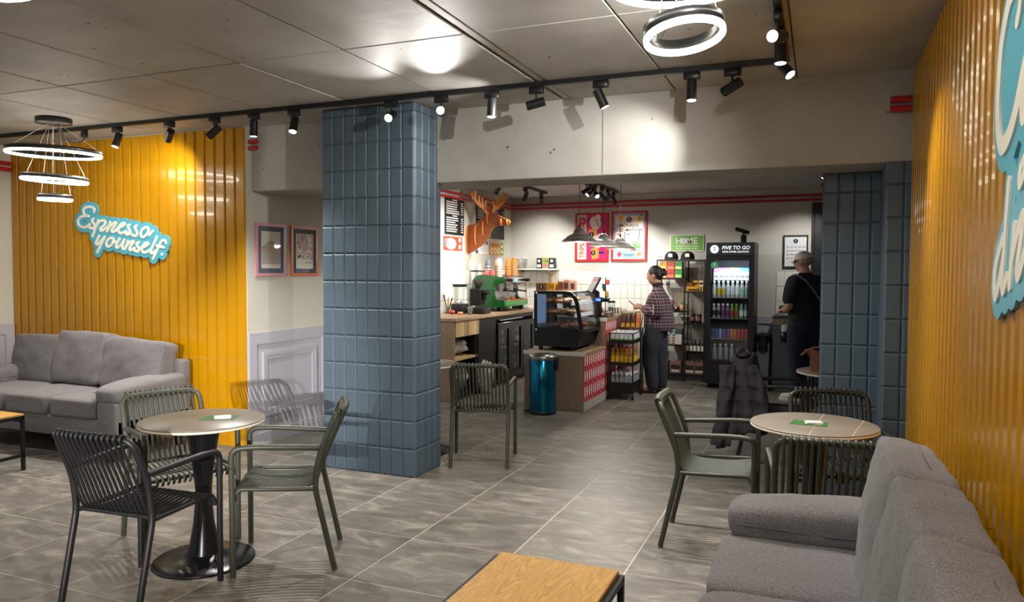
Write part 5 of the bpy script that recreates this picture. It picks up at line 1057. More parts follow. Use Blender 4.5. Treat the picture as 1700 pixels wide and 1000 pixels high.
# ------------------------------------------------------------------ menu boards, posters and deer on the side wall
def xboard(name, label, y0, y1, z0, z1, col, cat, d=.012):
    t = thing(name, label, cat, (-4.44, (y0+y1)/2, z0)); MB().box(0, d, -(y1-y0)/2, (y1-y0)/2, 0, z1-z0).build('panel', C_(col, .5), t); return t
def xflat(par, pts, col, d=.0126, name='printed_shape'): MB().add([(d, p[0], p[1]) for p in pts], [tuple(range(len(pts)))]).build(name, C_(col, .5), par)
def xdisc(par, y, z, ry, rz, col, d=.0126, n=16): xflat(par, [(y+ry*math.cos(2*PI*i/n), z+rz*math.sin(2*PI*i/n)) for i in range(n)], col, d)
random.seed(3)
for lab, y0, y1, nl in (('black menu board nearest the blue column', 8.52, 9.06, 15), ('black menu board behind the deer head', 9.46, 9.93, 15), ('black menu board at right of the deer head', 9.98, 10.44, 9)):
    t = xboard('menu_board', lab, y0, y1, 1.97, 2.44, '#1c1c1f', 'menu board'); t['group'] = 'menu boards'; w = y1-y0
    for k in range(nl):
        z = .44-k*.029; a, b = -w/2+.03, w/2-.14-random.uniform(0, .12)
        if k in (0, 7): a, b = -.07, .07
        xflat(t, [(a, z), (b, z), (b, z+.013), (a, z+.013)], '#d9d6d0', name='menu_line')
        if k not in (0, 7): xflat(t, [(w/2-.09, z), (w/2-.03, z), (w/2-.03, z+.013), (w/2-.09, z+.013)], '#d9d6d0', name='price_line')
t = xboard('flat_white_poster', 'small red FLAT WHITE poster under the first menu board', 8.49, 9.02, 1.765, 1.945, '#c9482e', 'poster', .006); xdisc(t, -.06, .085, .15, .075, '#efe8dd', .0066); xdisc(t, -.20, .10, .045, .06, '#7d8488', .0070); xdisc(t, .19, .14, .035, .03, '#efe8dd', .0066); xdisc(t, .19, .05, .035, .03, '#efe8dd', .0066)
text('FLAT', .05, M_INK, t, (.0072, -.05, .115), '+x', ext=.0002); text('WHITE', .05, M_INK, t, (.0072, -.05, .075), '+x', ext=.0002); text('START HERE', .03, C_('#c9482e'), t, (.0072, -.05, .035), '+x', ext=.0002)
t = xboard('notice_poster', 'white and blue notice under the deer head', 9.42, 9.88, 1.74, 1.94, '#dfdfe2', 'poster', .006); xdisc(t, .16, .16, .05, .03, '#2f86b4', .0066); xdisc(t, -.17, .03, .05, .03, '#34406a', .0066)
for k in range(4): xflat(t, [(-.08, .12-.025*k), (.12, .12-.025*k), (.12, .127-.025*k), (-.08, .127-.025*k)], '#9a9aa4', .0066)
t = xboard('coffee_poster', 'orange and green poster of coffee cups at right of the deer', 9.91, 10.42, 1.735, 1.92, '#d9962f', 'poster', .006); xflat(t, [(.15, 0), (.255, 0), (.255, .185), (.15, .185)], '#5a9a4a', .0064)
for k in range(3): xdisc(t, -.17+.12*k, .06, .045, .04, '#f0e2c4', .0068); xdisc(t, -.17+.12*k, .06, .02, .02, '#8a5a2a', .0072)
for k in range(2): xdisc(t, .20, .05+.08*k, .03, .025, '#e6efd8', .0068); xflat(t, [(-.22, .13+.02*k), (.10, .13+.02*k), (.10, .14+.02*k), (-.22, .14+.02*k)], '#5a3a1a', .0066)
# deer: interlocking boards
M_DEER = mat('deer_board', '#8c4a20', .5, noise=(12, .12)); M_DEERL = mat('deer_edge', '#d98a3c', .5)
dh = thing('deer_head', 'orange interlocking board deer head on the side wall', 'wall decoration', (-4.44, 9.2, 1.75))
DP = [(.02, .03), (.06, .0), (.15, .05), (.26, .13), (.33, .22), (.37, .31), (.42, .345), (.50, .355), (.575, .35), (.61, .37), (.62, .405), (.60, .425), (.53, .455), (.44, .50), (.36, .54), (.33, .555), (.28, .54), (.24, .49), (.17, .42), (.08, .37), (.03, .35)]
sp = [(p.x, p.y) for p in spline([(a, b, 0) for a, b in DP], 3, True)]
def edged(name, poly, ax, c, t, M=None, m1=M_DEER):
    mb = MB(); n = len(poly); mb.m(0).prism(poly, ax, c-t/2, c+t/2, M); 
    k = len(mb.f)-n
    for i in range(k, len(mb.f)): mb.mi[i] = 1
    return mb.build(name, [m1, M_DEERL], dh)
edged('profile_board', sp, 1, 0, .022)
def oval(cy, cz, ry, rz, n=20): return [(cy+ry*math.cos(2*PI*i/n), cz+rz*math.sin(2*PI*i/n)*(1.15 if math.sin(2*PI*i/n) < 0 else 1)) for i in range(n)]
edged('wall_plate', oval(0, .19, .085, .18), 0, .012, .022); edged('neck_rib', oval(0, .24, .055, .13), 0, .13, .02); edged('neck_rib', oval(0, .33, .035, .09), 0, .235, .02)
edged('ear_board', [(0, .60), (-.05, .62), (-.10, .60), (-.095, .56), (-.05, .545), (-.045, .44), (0, .36), (.045, .44), (.05, .545), (.095, .56), (.10, .60), (.05, .62)], 0, .305, .02)
edged('muzzle_rib', oval(0, .405, .045, .045), 0, .50, .016); edged('nose_board', oval(0, .395, .035, .035), 0, .585, .016)
for s in (-1, 1):
    def BR(p): return [(y*s, z) for y, z in p]
    st_ = [([(.02, .53), (.07, .60), (.13, .65), (.165, .72), (.17, .82)], .013), ([(.10, .62), (.125, .70), (.12, .76)], .011), ([(.065, .59), (.085, .68), (.08, .74)], .011), ([(.04, .56), (.05, .64), (.042, .70)], .010), ([(.145, .67), (.20, .74), (.205, .80)], .010)]
    pl = sdf_plate([([(p.x, p.y) for p in spline([(y*s, z-.02, 0) for y, z in a], 4)], r) for a, r in st_], (-.26, .26, .45, .86), .008, .016)
    mb = MB(); mb.add([(p[2], p[0], p[1]) for p in pl.v], pl.f); mb.build('antler', M_DEERL, dh, loc=(.315, 0, 0), rot=(0, 0, -.55), scale=(1, 1.35, 1))
# ------------------------------------------------------------------ pendants and track in the counter area
M_SHADE = mat('grey_shade', '#a6a49e', .45); M_SHADEIN = mat('shade_inside', '#f1ede2', .6); M_BULB = mat('bulb', '#fff3dc', .4, emit=30)
for k, (y, z) in enumerate(((7.75, 1.815), (8.72, 1.80), (9.53, 1.79))):
    t = thing('pendant_lamp', ['nearest', 'middle', 'farthest'][k]+' grey metal pendant lamp over the bar', 'pendant lamp', (-2.41, y, z), 0, 'grey pendant lamps'); s = 1.13
    MB().lathe([(.165*s, 0), (.168*s, .006), (.15*s, .028), (.125*s, .045), (.118*s, .06), (.075*s, .083), (.06*s, .09), (.055*s, .115), (.04*s, .14), (.018*s, .155), (0, .156)], 40).build('shade', M_SHADE, t); MB().lathe([(.164*s, .001), (.148*s, .025), (.115*s, .055), (.07*s, .078), (.05*s, .11), (0, .14)], 40).build('shade_lining', M_SHADEIN, t)
    MB().ball((0, 0, .05), .03, 12, 8).build('bulb', M_BULB, t); MB().cyl((0, 0, .155), (0, 0, .185), .012, n=10).build('socket_cap', M_BLACK, t); MB().cyl((0, 0, .185), (0, 0, 2.62-z), .0035, n=6).build('cord', M_BLACK, t)
    l = D.lights.new('pendant', 'POINT'); l.energy = 24; l.shadow_soft_size = .03; l.color = (1, .9, .76); lo = D.objects.new('pendant_light', l); COL.objects.link(lo); lo.parent = t; lo.location = (0, 0, .0)
rail('lighting_track', (-2.64, 8.7, 2.585), (-2.64, 10.25, 2.585), 'short black lighting track above the bar')
E2 = 66
for k, (y, d) in enumerate(((8.78, (-.9, -.1, -.5)), (8.95, (-.7, -.6, -.8)), (9.15, (.6, -.5, -.7)), (9.45, (.55, .5, -.7)), (9.75, (-.5, .5, -.8)), (10.05, (.2, .55, -.8)))):
    head((-2.64, y, 2.585), d, E2, ['first', 'second', 'third', 'fourth', 'fifth', 'sixth'][k]+' spotlight on the short track above the bar', size=80, track_dir=(0, 1, 0), group='spotlights above the bar')
rail('lighting_track', (.05, 7.6, 2.585), (.05, 10.3, 2.585), 'black lighting track above the self service counter')
for k, (y, d) in enumerate(((8.2, (-.95, -.05, -.8)), (8.9, (-.9, .2, -.7)), (9.85, (-.3, .7, -.8)))): head((.05, y, 2.585), d, E2*(1.1 if k < 2 else .5), ['first', 'second', 'third'][k]+' spotlight above the self service counter', size=80, track_dir=(0, 1, 0), group='spotlights above the self service counter')
rail('lighting_track', (-3.6, 6.2, 2.585), (-3.6, 10.0, 2.585), 'black lighting track over the espresso counter behind the beam')
for k, (y, d) in enumerate(((6.6, (-.6, .9, -.8)), (7.4, (-.75, .45, -.5)), (8.3, (-.7, .35, -.75)), (9.2, (-.5, .1, -1)), (9.8, (-.2, .6, -.6)))): head((-3.6, y, 2.585), d, E2*.72, ['first', 'second', 'third', 'fourth', 'fifth'][k]+' spotlight over the espresso counter hidden by the beam', size=85, track_dir=(0, 1, 0), group='spotlights over the espresso counter')
# ------------------------------------------------------------------ paper bag on the rear table
pbm = mat('brown_paper', '#6e4030', .8, noise=(9, .2), bump=(16, .8, .02))
pb = thing('paper_bag', 'brown paper bag with rolled top on the table behind right pier', 'bag', (.03, 6.22, .7345))
def bagf(u, v):
    a = 2*PI*u; sq = 1/max(abs(math.cos(a)), abs(math.sin(a)))**.75; w = .085*(1-.15*v); lean = -.10*max(0, v-.55)**1.2
    return (w*sq*math.cos(a)*(1.1 if v < .6 else 1.1+.6*(v-.6))+lean+.008*math.sin(9*a+6*v), w*.7*sq*math.sin(a)*(1-.7*max(0, v-.5))+.006*math.sin(7*a), .17*v+.008*math.sin(5*a)*v)
MB().surf(bagf, 28, 10, cu=True).build('body', pbm, pb); MB().tube(spline([(-.16, -.02, .12), (-.11, -.02, .165), (-.04, 0, .185), (.06, .01, .175)], 5), [.012]+[.024]*14+[.018], 8, ry=[.01]*16).build('rolled_top', pbm, pb)
# ------------------------------------------------------------------ script lettering signs
ESP = [[(-6.186,2.026),(-6.179,2.05),(-6.202,2.069),(-6.244,2.076),(-6.292,2.07),(-6.32,2.048),(-6.315,2.017),(-6.285,1.997),(-6.253,1.99)],[(-6.259,1.991),(-6.329,1.992),(-6.38,1.97),(-6.396,1.934),(-6.374,1.903),(-6.323,1.888),(-6.275,1.895),(-6.24,1.915)],[(-6.191,1.966),(-6.213,1.951),(-6.199,1.93),(-6.176,1.905),(-6.192,1.88),(-6.224,1.878),(-6.249,1.889)],[(-6.128,1.949),(-6.164,1.887),(-6.208,1.805)],[(-6.146,1.91),(-6.107,1.941),(-6.061,1.946),(-6.04,1.931),(-6.059,1.901),(-6.105,1.873),(-6.099,1.856),(-6.067,1.858),(-6.024,1.884)],[(-5.981,1.93),(-5.999,1.89),(-6.021,1.848)],[(-6.012,1.863),(-5.965,1.901),(-5.921,1.925),(-5.907,1.916),(-5.932,1.888),(-5.962,1.856),(-5.946,1.841),(-5.9,1.855)],[(-5.896,1.867),(-5.842,1.884),(-5.798,1.905),(-5.81,1.918),(-5.845,1.907),(-5.879,1.869),(-5.874,1.838),(-5.839,1.826),(-5.785,1.844)],[(-5.735,1.901),(-5.76,1.89),(-5.749,1.866),(-5.732,1.837),(-5.753,1.814),(-5.787,1.821)],[(-5.781,1.838),(-5.753,1.814)],[(-5.65,1.891),(-5.675,1.88),(-5.663,1.854),(-5.646,1.824),(-5.668,1.801),(-5.709,1.81)],[(-5.547,1.875),(-5.587,1.852),(-5.606,1.812),(-5.578,1.787),(-5.536,1.808),(-5.508,1.845),(-5.523,1.871),(-5.547,1.875)],[(-5.512,1.851),(-5.514,1.817),(-5.497,1.807),(-5.456,1.843)],[(-6.123,1.807),(-6.147,1.771),(-6.165,1.744),(-6.153,1.728),(-6.121,1.742),(-6.052,1.797)],[(-6.052,1.797),(-6.095,1.734),(-6.152,1.656)],[(-5.975,1.787),(-6.019,1.762),(-6.035,1.725),(-6.005,1.708),(-5.961,1.727),(-5.938,1.761),(-5.95,1.783),(-5.975,1.787)],[(-5.952,1.751),(-5.911,1.747)],[(-5.865,1.777),(-5.899,1.735),(-5.912,1.707),(-5.889,1.698),(-5.845,1.726),(-5.807,1.767)],[(-5.807,1.767),(-5.833,1.714),(-5.826,1.685)],[(-5.763,1.755),(-5.78,1.719),(-5.799,1.683)],[(-5.79,1.699),(-5.747,1.737),(-5.707,1.754),(-5.694,1.747),(-5.719,1.719),(-5.744,1.689),(-5.728,1.674),(-5.683,1.692)],[(-5.629,1.744),(-5.656,1.73),(-5.645,1.706),(-5.623,1.685),(-5.643,1.661),(-5.685,1.67)],[(-5.602,1.691),(-5.554,1.704),(-5.514,1.725),(-5.526,1.738),(-5.563,1.728),(-5.594,1.691),(-5.587,1.66),(-5.554,1.651),(-5.503,1.67)],[(-5.412,1.79),(-5.449,1.728),(-5.482,1.678),(-5.487,1.651),(-5.464,1.645),(-5.429,1.666)],[(-5.31,1.731),(-5.316,1.754),(-5.349,1.755),(-5.379,1.721),(-5.417,1.661),(-5.461,1.597)],[(-5.416,1.71),(-5.373,1.703),(-5.327,1.694)],[(-5.356,1.635),(-5.353,1.633)]]
CUP = [[(2.404,2.261),(2.451,2.251),(2.505,2.201),(2.546,2.139),(2.562,2.065),(2.569,1.991),(2.555,1.918),(2.517,1.866),(2.477,1.857),(2.42,1.873),(2.366,1.907),(2.318,1.956),(2.272,2.012),(2.228,2.058),(2.201,2.097)],[(2.319,2.241),(2.328,2.21),(2.338,2.184),(2.357,2.163)],[(2.23,2.046),(2.25,2.011),(2.267,1.97),(2.277,1.927),(2.262,1.894),(2.21,1.918),(2.175,1.949)],[(2.232,1.788),(2.264,1.772),(2.281,1.745),(2.274,1.725),(2.243,1.741),(2.219,1.766),(2.232,1.788)],[(2.158,1.817),(2.185,1.777),(2.2,1.744),(2.208,1.708)],[(2.449,1.596),(2.495,1.558),(2.533,1.512),(2.545,1.465),(2.526,1.432),(2.49,1.457),(2.455,1.512),(2.432,1.561)],[(2.397,1.747),(2.409,1.685),(2.423,1.615),(2.434,1.543),(2.446,1.48),(2.429,1.451),(2.388,1.489)],[(2.319,1.622),(2.331,1.567),(2.345,1.507),(2.355,1.466)],[(2.341,1.529),(2.312,1.567),(2.278,1.607),(2.234,1.646),(2.233,1.613),(2.254,1.565),(2.276,1.511),(2.263,1.492),(2.219,1.531),(2.168,1.586)],[(2.187,1.563),(2.146,1.597),(2.123,1.63),(2.152,1.64),(2.179,1.606),(2.193,1.559),(2.177,1.527),(2.138,1.53)]]
M_SIGNB = mat('sign_turquoise', '#55aec6', .4); M_SIGNW = mat('sign_cream', '#ece6d8', .5)
def script_sign(label, strokes, axis, plane, sgn, r, rb, extra, res=.006):
    t = thing('lettering_sign', label, 'sign'); S2 = [[(p.x, p.y) for p in spline([(a, b, 0) for a, b in s], 5)] for s in strokes]
    us = [p[0] for s in S2 for p in s]; vs = [p[1] for s in S2 for p in s]; e = max(rb)+.02; bd = (min(us)-e, max(us)+e, min(vs)-e, max(vs)+e)
    def put(mb, name, m, off, rev):
        v = [((p[0], plane+sgn*(off+p[2]), p[1]) if axis == 1 else (plane+sgn*(off+p[2]), p[0], p[1])) for p in mb.v]
        MB().add(v, mb.f).build(name, m, t)
    put(sdf_plate(list(zip(S2, rb))+extra, bd, res*1.6, .012), 'backing_board', M_SIGNB, 0, 0); put(sdf_plate(list(zip(S2, r)), bd, res, .006), 'lettering', M_SIGNW, .012, 0); return t
script_sign('turquoise Espresso yourself sign on the left yellow sheets', ESP, 1, 4.945, -1, [.0118]*len(ESP), [.047]*len(ESP), [])
# the right sign reads on past the picture edge: u p / f / e a m s continue towards the camera
CUP += [[(2.175, 1.949), (2.13, 2.0), (2.095, 2.06)], [(2.11, 2.06), (2.125, 1.97), (2.10, 1.90), (2.05, 1.96)], [(2.01, 2.07), (2.05, 1.92), (2.09, 1.75)], [(2.02, 2.02), (1.95, 2.08), (1.91, 2.03), (1.95, 1.93), (2.02, 1.92)],
        [(2.158, 1.817), (2.12, 1.84), (2.10, 1.82)], [(2.22, 1.765), (2.12, 1.775)],
        [(2.138, 1.53), (2.09, 1.57)], [(2.02, 1.62), (2.07, 1.60), (2.10, 1.54), (2.07, 1.50), (2.02, 1.56), (2.0, 1.63)], [(2.0, 1.63), (2.02, 1.52), (1.97, 1.53)], [(1.94, 1.63), (1.97, 1.49)], [(1.96, 1.55), (1.90, 1.63), (1.91, 1.49)], [(1.90, 1.55), (1.84, 1.63), (1.85, 1.50), (1.80, 1.55)], [(1.75, 1.63), (1.79, 1.60), (1.76, 1.56), (1.75, 1.51), (1.81, 1.50)]]
rC = [.026, .02, .022, .014, .014]+[.0165]*5+[.022]*4+[.014]*2+[.0165]*7
script_sign('large turquoise script sign on the right yellow sheets cut by the picture edge', CUP, 0, .482, -1, rC, [x+.048 for x in rC], [([(2.46, 2.12), (2.46, 2.0), (2.4, 1.98), (2.38, 2.2)], .09), ([(2.33, 2.15), (2.2, 2.0), (2.1, 1.9), (2.15, 1.75), (2.25, 1.6)], .11), ([(2.1, 1.8), (1.95, 1.8)], .1)], .007)
# ------------------------------------------------------------------ people
def mat_plaid(name, base, l1, l2, sc, w1=.16, w2=.07):
    m = D.materials.new(name); m.use_nodes = True; N = m.node_tree.nodes; L = m.node_tree.links; b = N['Principled BSDF']; b.inputs['Roughness'].default_value = .9
    tc = N.new('ShaderNodeTexCoord'); sp_ = N.new('ShaderNodeSeparateXYZ'); L.new(tc.outputs['Object'], sp_.inputs[0])
    ad = N.new('ShaderNodeMath'); ad.operation = 'ADD'; L.new(sp_.outputs[0], ad.inputs[0]); L.new(sp_.outputs[1], ad.inputs[1])
    prev = lin(base); sock = None
    for src, ph in ((ad.outputs[0], 0), (sp_.outputs[2], .3)):
        for w, c, o in ((w1, l1, 0), (w2, l2, .5)):
            mu = N.new('ShaderNodeMath'); mu.operation = 'MULTIPLY_ADD'; mu.inputs[1].default_value = sc; mu.inputs[2].default_value = o+ph; L.new(src, mu.inputs[0])
            fr = N.new('ShaderNodeMath'); fr.operation = 'FRACT'; L.new(mu.outputs[0], fr.inputs[0]); lt = N.new('ShaderNodeMath'); lt.operation = 'LESS_THAN'; lt.inputs[1].default_value = w; L.new(fr.outputs[0], lt.inputs[0])
            hf = N.new('ShaderNodeMath'); hf.operation = 'MULTIPLY'; hf.inputs[1].default_value = .62; L.new(lt.outputs[0], hf.inputs[0])
            mx = N.new('ShaderNodeMix'); mx.data_type = 'RGBA'; mx.inputs[7].default_value = lin(c); L.new(hf.outputs[0], mx.inputs[0])
            if sock: L.new(sock, mx.inputs[6])
            else: mx.inputs[6].default_value = prev
            sock = mx.outputs[2]
    L.new(sock, b.inputs['Base Color']); return m
M_SKIN = mat('skin', '#b98a72', .55); M_HAIR = mat('dark_hair', '#1c1513', .55, noise=(60, .3), stretch=(1, 1, .2)); M_JEANS = mat('charcoal_jeans', '#2c2f36', .85, noise=(30, .15)); M_DENIM = mat('blue_denim', '#141c2e', .85, noise=(30, .15)); M_TEE = mat('black_tee', '#101216', .85, noise=(8, .15))
def loft(mb, rings, n=22):
    """rings: centre x,y,z and radii along x and y; closed"""
    v = []; k = len(rings)
    for cx, cy, cz, ax, ay in rings: v += [(cx+ax*math.cos(2*PI*i/n), cy+ay*math.sin(2*PI*i/n), cz) for i in range(n)]
    f = [(j*n+i, j*n+(i+1) % n, (j+1)*n+(i+1) % n, (j+1)*n+i) for j in range(k-1) for i in range(n)]
    mb.add(v, f+[tuple(range(n))[::-1], tuple(range((k-1)*n, k*n))], True)
def limb(mb, pts, rad, n=14, sub=5):
    P = spline(pts, sub); R = []
    for i in range(len(rad)-1): R += [rad[i]+(rad[i+1]-rad[i])*k/sub for k in range(sub)]
    R.append(rad[-1]); mb.tube(P, R, n); mb.ball(P[-1], R[-1]*.98, n, 8); mb.ball(P[0], R[0]*.98, n, 8)
def hand(mb, w, d, up, curl=.9, side=1, s=1.0):
    """w wrist point, d direction of the fingers, up palm normal (back of the hand)"""
    w, d, up = Vector(w), Vector(d).normalized(), Vector(up); up = (up-d*up.dot(d)).normalized(); r = d.cross(up)*side
    for k in range(4): mb.tube([w+r*(-.022+.015*k)*s*.6, w+d*.045*s+r*(-.024+.016*k)*s, w+d*.085*s+r*(-.026+.0175*k)*s], [.013*s, .013*s, .0105*s], 8)
    for k, ln in enumerate((.062, .072, .068, .052)):
        b0 = w+d*.083*s+r*(-.026+.0175*k)*s; p = [b0]; a = 0
        for q in (.45, .32, .25): a += curl*.75; p.append(p[-1]+(d*math.cos(a)-up*math.sin(a))*ln*q*s)
        mb.tube(p, [.0092*s, .0088*s, .008*s, .007*s], 8); mb.ball(p[-1], .007*s, 8, 6)
    t0 = w+d*.03*s-r*.028*s; p = [t0, t0+(d*.6-r*.8-up*.2).normalized()*.035*s, t0+(d*.6-r*.8-up*.2).normalized()*.035*s+(d*.9-r*.1-up*.45).normalized()*.035*s]
    mb.tube(p, [.012*s, .0105*s, .008*s], 8); mb.ball(p[-1], .008*s, 8, 6)
def vox(o, size, sm=4):
    m = o.modifiers.new('remesh', 'REMESH'); m.mode = 'VOXEL'; m.voxel_size = size; m.use_smooth_shade = True
    s = o.modifiers.new('smooth', 'SMOOTH'); s.iterations = sm; s.factor = .5; return o
def head_parts(t, c, yaw, pitch, body, hair_fn, s=1.0, glasses=False, skin=None):
    """c: head centre; head faces +x turned by yaw; features joined into the body mesh"""
    M = Matrix.Translation(c) @ Matrix.Rotation(yaw, 4, 'Z') @ Matrix.Rotation(pitch, 4, 'Y') @ Matrix.Scale(s, 4)
    def B(p, r, n=14): body.ball(p, r, n, 10, M)
    B((-.008, 0, .02), (.098, .076, .095), 20); B((.022, 0, -.035), (.072, .062, .075)); B((.055, 0, -.085), (.03, .032, .026))
    B((.088, 0, -.012), (.014, .010, .022), 10); B((.100, 0, -.026), (.014, .013, .010), 10); B((.083, 0, -.055), (.010, .023, .006), 10); B((.081, 0, -.066), (.011, .020, .007), 10)
    for y in (-1, 1): B((.074, y*.03, .022), (.016, .022, .007), 10); B((-.005, y*.077, -.012), (.020, .008, .030), 10); B((.06, y*.036, -.02), (.02, .02, .018), 10)
    for y in (-1, 1):
        e = MB(); e.ball((.079, y*.031, .004), (.009, .012, .0075), 10, 6, M); o = e.build('eye', C_('#e6dfd8', .2), t); i = MB(); i.ball((.0865, y*.031, .003), (.0035, .0055, .0055), 8, 6, M); i.build('iris', C_('#241a14', .2), o)
        b_ = MB(); b_.tube([M @ Vector(p) for p in ((.088, y*.014, .024), (.086, y*.032, .029), (.074, y*.050, .023))], .0035, 6); b_.build('eyebrow', M_HAIR if not glasses else C_('#6a625a'), t)
    l = MB(); l.ball((.0925, 0, -.060), (.003, .019, .0055), 10, 6, M); l.build('lips', C_('#8f5148', .5), t)
    if glasses:
        g = MB()
        for y in (-1, 1): g.tube([M @ Vector((.098, y*.033+.023*math.cos(2*PI*k/12), .003+.016*math.sin(2*PI*k/12))) for k in range(12)], .0022, 5, closed=True); g.tube([M @ Vector((.096, y*.056, .006)), M @ Vector((0, y*.086, .008))], .002, 5)
        g.tube([M @ Vector((.1, -.01, .006)), M @ Vector((.1, .01, .006))], .002, 5); g.build('glasses', M_BLACK, t)
    hair_fn(M)
# --- woman in profile looking at her phone
wm = thing('person', 'woman in plaid shirt and dark jeans looking at her phone by the bar', 'person', (-1.875, 9.27, 0), math.radians(183))
bd = MB()
loft(bd, [(0, 0, .74, .10, .15), (-.01, 0, .82, .115, .165), (0, 0, .94, .095, .135), (0, 0, 1.08, .10, .145), (-.01, 0, 1.20, .09, .165), (-.015, 0, 1.27, .06, .11), (-.01, 0, 1.31, .05, .056), (.005, 0, 1.40, .046, .048)])
for y in (-1, 1):
    limb(bd, [(0, y*.085, .80), (.015+y*.03, y*.085, .60), (.02+y*.045, y*.08, .42), (-.005+y*.045, y*.08, .24), (-.01+y*.04, y*.08, .08)], [.095, .082, .058, .055, .036]); limb(bd, [(-.03+y*.04, y*.08, .045), (.04+y*.04, y*.085, .05), (.12+y*.04, y*.09, .03), (.155+y*.04, y*.092, .022)], [.03, .034, .028, .02])
    limb(bd, [(-.015, y*.165, 1.235), (-.035, y*.20, 1.11), (-.03, y*.205, 1.0), (.08, y*.15, 1.02), (.20, y*.075, 1.06)], [.052, .045, .04, .036, .026])
    hand(bd, (.20, y*.075, 1.06), (.75, -y*.55, .2), (.1, y*.8, .5), .8, 1 if y > 0 else -1, .92)
def hair_w(M):
    h = MB(); h.ball((-.020, 0, .030), (.099, .083, .095), 24, 16, M); h.ball((-.06, 0, -.01), (.055, .075, .07), 16, 12, M); h.ball((-.115, 0, .01), (.045, .05, .045), 14, 10, M)
    for k in range(7): a = k*.9; h.ball((-.125+.02*math.cos(a), .03*math.sin(a), .015+.03*math.cos(a*1.3)), .026, 10, 8, M)
    vox(h.build('hair', M_HAIR, wm), .007, 2)
head_parts(wm, (.035, 0, 1.455), -.05, .22, bd, hair_w, .95)
vox(bd.build('body', M_SKIN, wm), .0062, 3)
tr2 = MB(); loft(tr2, [(-.01, 0, .80, .135, .175), (0, 0, .90, .12, .155), (0, 0, .95, .11, .145)])
for y in (-1, 1): limb(tr2, [(0, y*.092, .81), (.015+y*.03, y*.095, .60), (.02+y*.045, y*.09, .43), (-.005+y*.045, y*.09, .25), (-.012+y*.04, y*.09, .10)], [.125, .115, .095, .085, .075])
vox(tr2.build('jeans', M_JEANS, wm), .009, 3)
sh_ = MB(); loft(sh_, [(-.03, 0, .775, .175, .20), (-.035, 0, .82, .19, .215), (-.03, 0, .95, .185, .205), (-.02, 0, 1.08, .165, .19), (-.018, 0, 1.19, .13, .185), (-.018, 0, 1.265, .075, .13), (-.012, 0, 1.325, .06, .066)])
for y in (-1, 1): limb(sh_, [(-.018, y*.165, 1.235), (-.045, y*.215, 1.11), (-.04, y*.215, .995), (.05, y*.175, 1.005), (.13, y*.12, 1.035)], [.068, .072, .072, .062, .05])
vox(sh_.build('shirt', mat_plaid('shirt_plaid', '#1e1c2a', '#8f6468', '#c4b0b4', 13), wm), .009, 3)
cl_ = MB(); cl_.tube(spline([(.045, -.04, 1.335), (.0, -.066, 1.345), (-.065, 0, 1.35), (.0, .066, 1.345), (.045, .04, 1.335)], 5), .014, 8, ry=.022); cl_.build('collar', mat('collar_plaid', '#2a2634', .9, noise=(60, .5)), wm)
for y in (-1, 1):
    s = MB(); s.prism([(-.07, y*.08-.035), (.08, y*.085-.045), (.16, y*.09-.04), (.185, y*.092), (.16, y*.09+.04), (.06, y*.085+.043), (-.07, y*.08+.035), (-.085, y*.08)], 2, 0, .018); o = s.build('sandal', M_BLACK, wm, loc=(y*.04, 0, 0))
    st2 = MB(); st2.tube(spline([(.10, y*.088-.044, .012), (.10, y*.088, .068), (.10, y*.088+.044, .012)], 6), .010, 6, ry=.004); st2.tube(spline([(.03, y*.085-.042, .012), (.02, y*.085, .092), (.03, y*.085+.042, .012)], 6), .010, 6, ry=.004); st2.tube(spline([(-.02, y*.08-.04, .05), (-.065, y*.08, .06), (-.02, y*.08+.04, .05)], 6), .008, 6); st2.build('strap', M_BLACK, o)
ph = thing('phone', 'dark phone held in the hands of the woman', 'phone', (-2.165, 9.262, 1.085), math.radians(183)); Mp = Matrix.Rotation(-.7, 4, 'Y'); MB().rbox(-.035, .075, -.035, .035, -.004, .004, .003, 2, M=Mp).build('case', M_BLACK, ph); MB().box(-.03, .07, -.031, .031, .004, .0046, M=Mp).build('screen', mat('phone_screen', '#2b3346', .1, emit=.3), ph)
# --- man at the self service counter seen from behind, head turned left
mn = thing('person', 'man in white cap and black T-shirt standing at the grey cabinet', 'person', (-.175, 9.38, 0), math.radians(138))
bd = MB(); K = 1.0
loft(bd, [(0, 0, .82, .11, .16), (-.005, 0, .92, .12, .17), (.01, 0, 1.05, .115, .155), (0, 0, 1.2, .12, .165), (-.01, 0, 1.36, .105, .185), (-.015, 0, 1.44, .07, .12), (-.005, 0, 1.48, .06, .066), (.01, 0, 1.56, .056, .058)])
for y in (-1, 1):
    limb(bd, [(0, y*.095, .90), (.01, y*.10, .68), (.01, y*.10, .48), (-.01, y*.10, .28), (-.01, y*.10, .09)], [.1, .088, .064, .06, .04]); limb(bd, [(-.03, y*.10, .05), (.05, y*.105, .055), (.16, y*.11, .035)], [.034, .038, .03])
    limb(bd, [(-.01, y*.185, 1.39), (-.03, y*.25, 1.25), (-.035, y*.275, 1.12), (.08, y*.20, 1.07), (.21, y*.10, 1.06)], [.06, .052, .044, .04, .03]); hand(bd, (.21, y*.10, 1.06), (.8, -y*.45, 0), (0, y*.5, .85), .7, 1 if y > 0 else -1, 1.0)
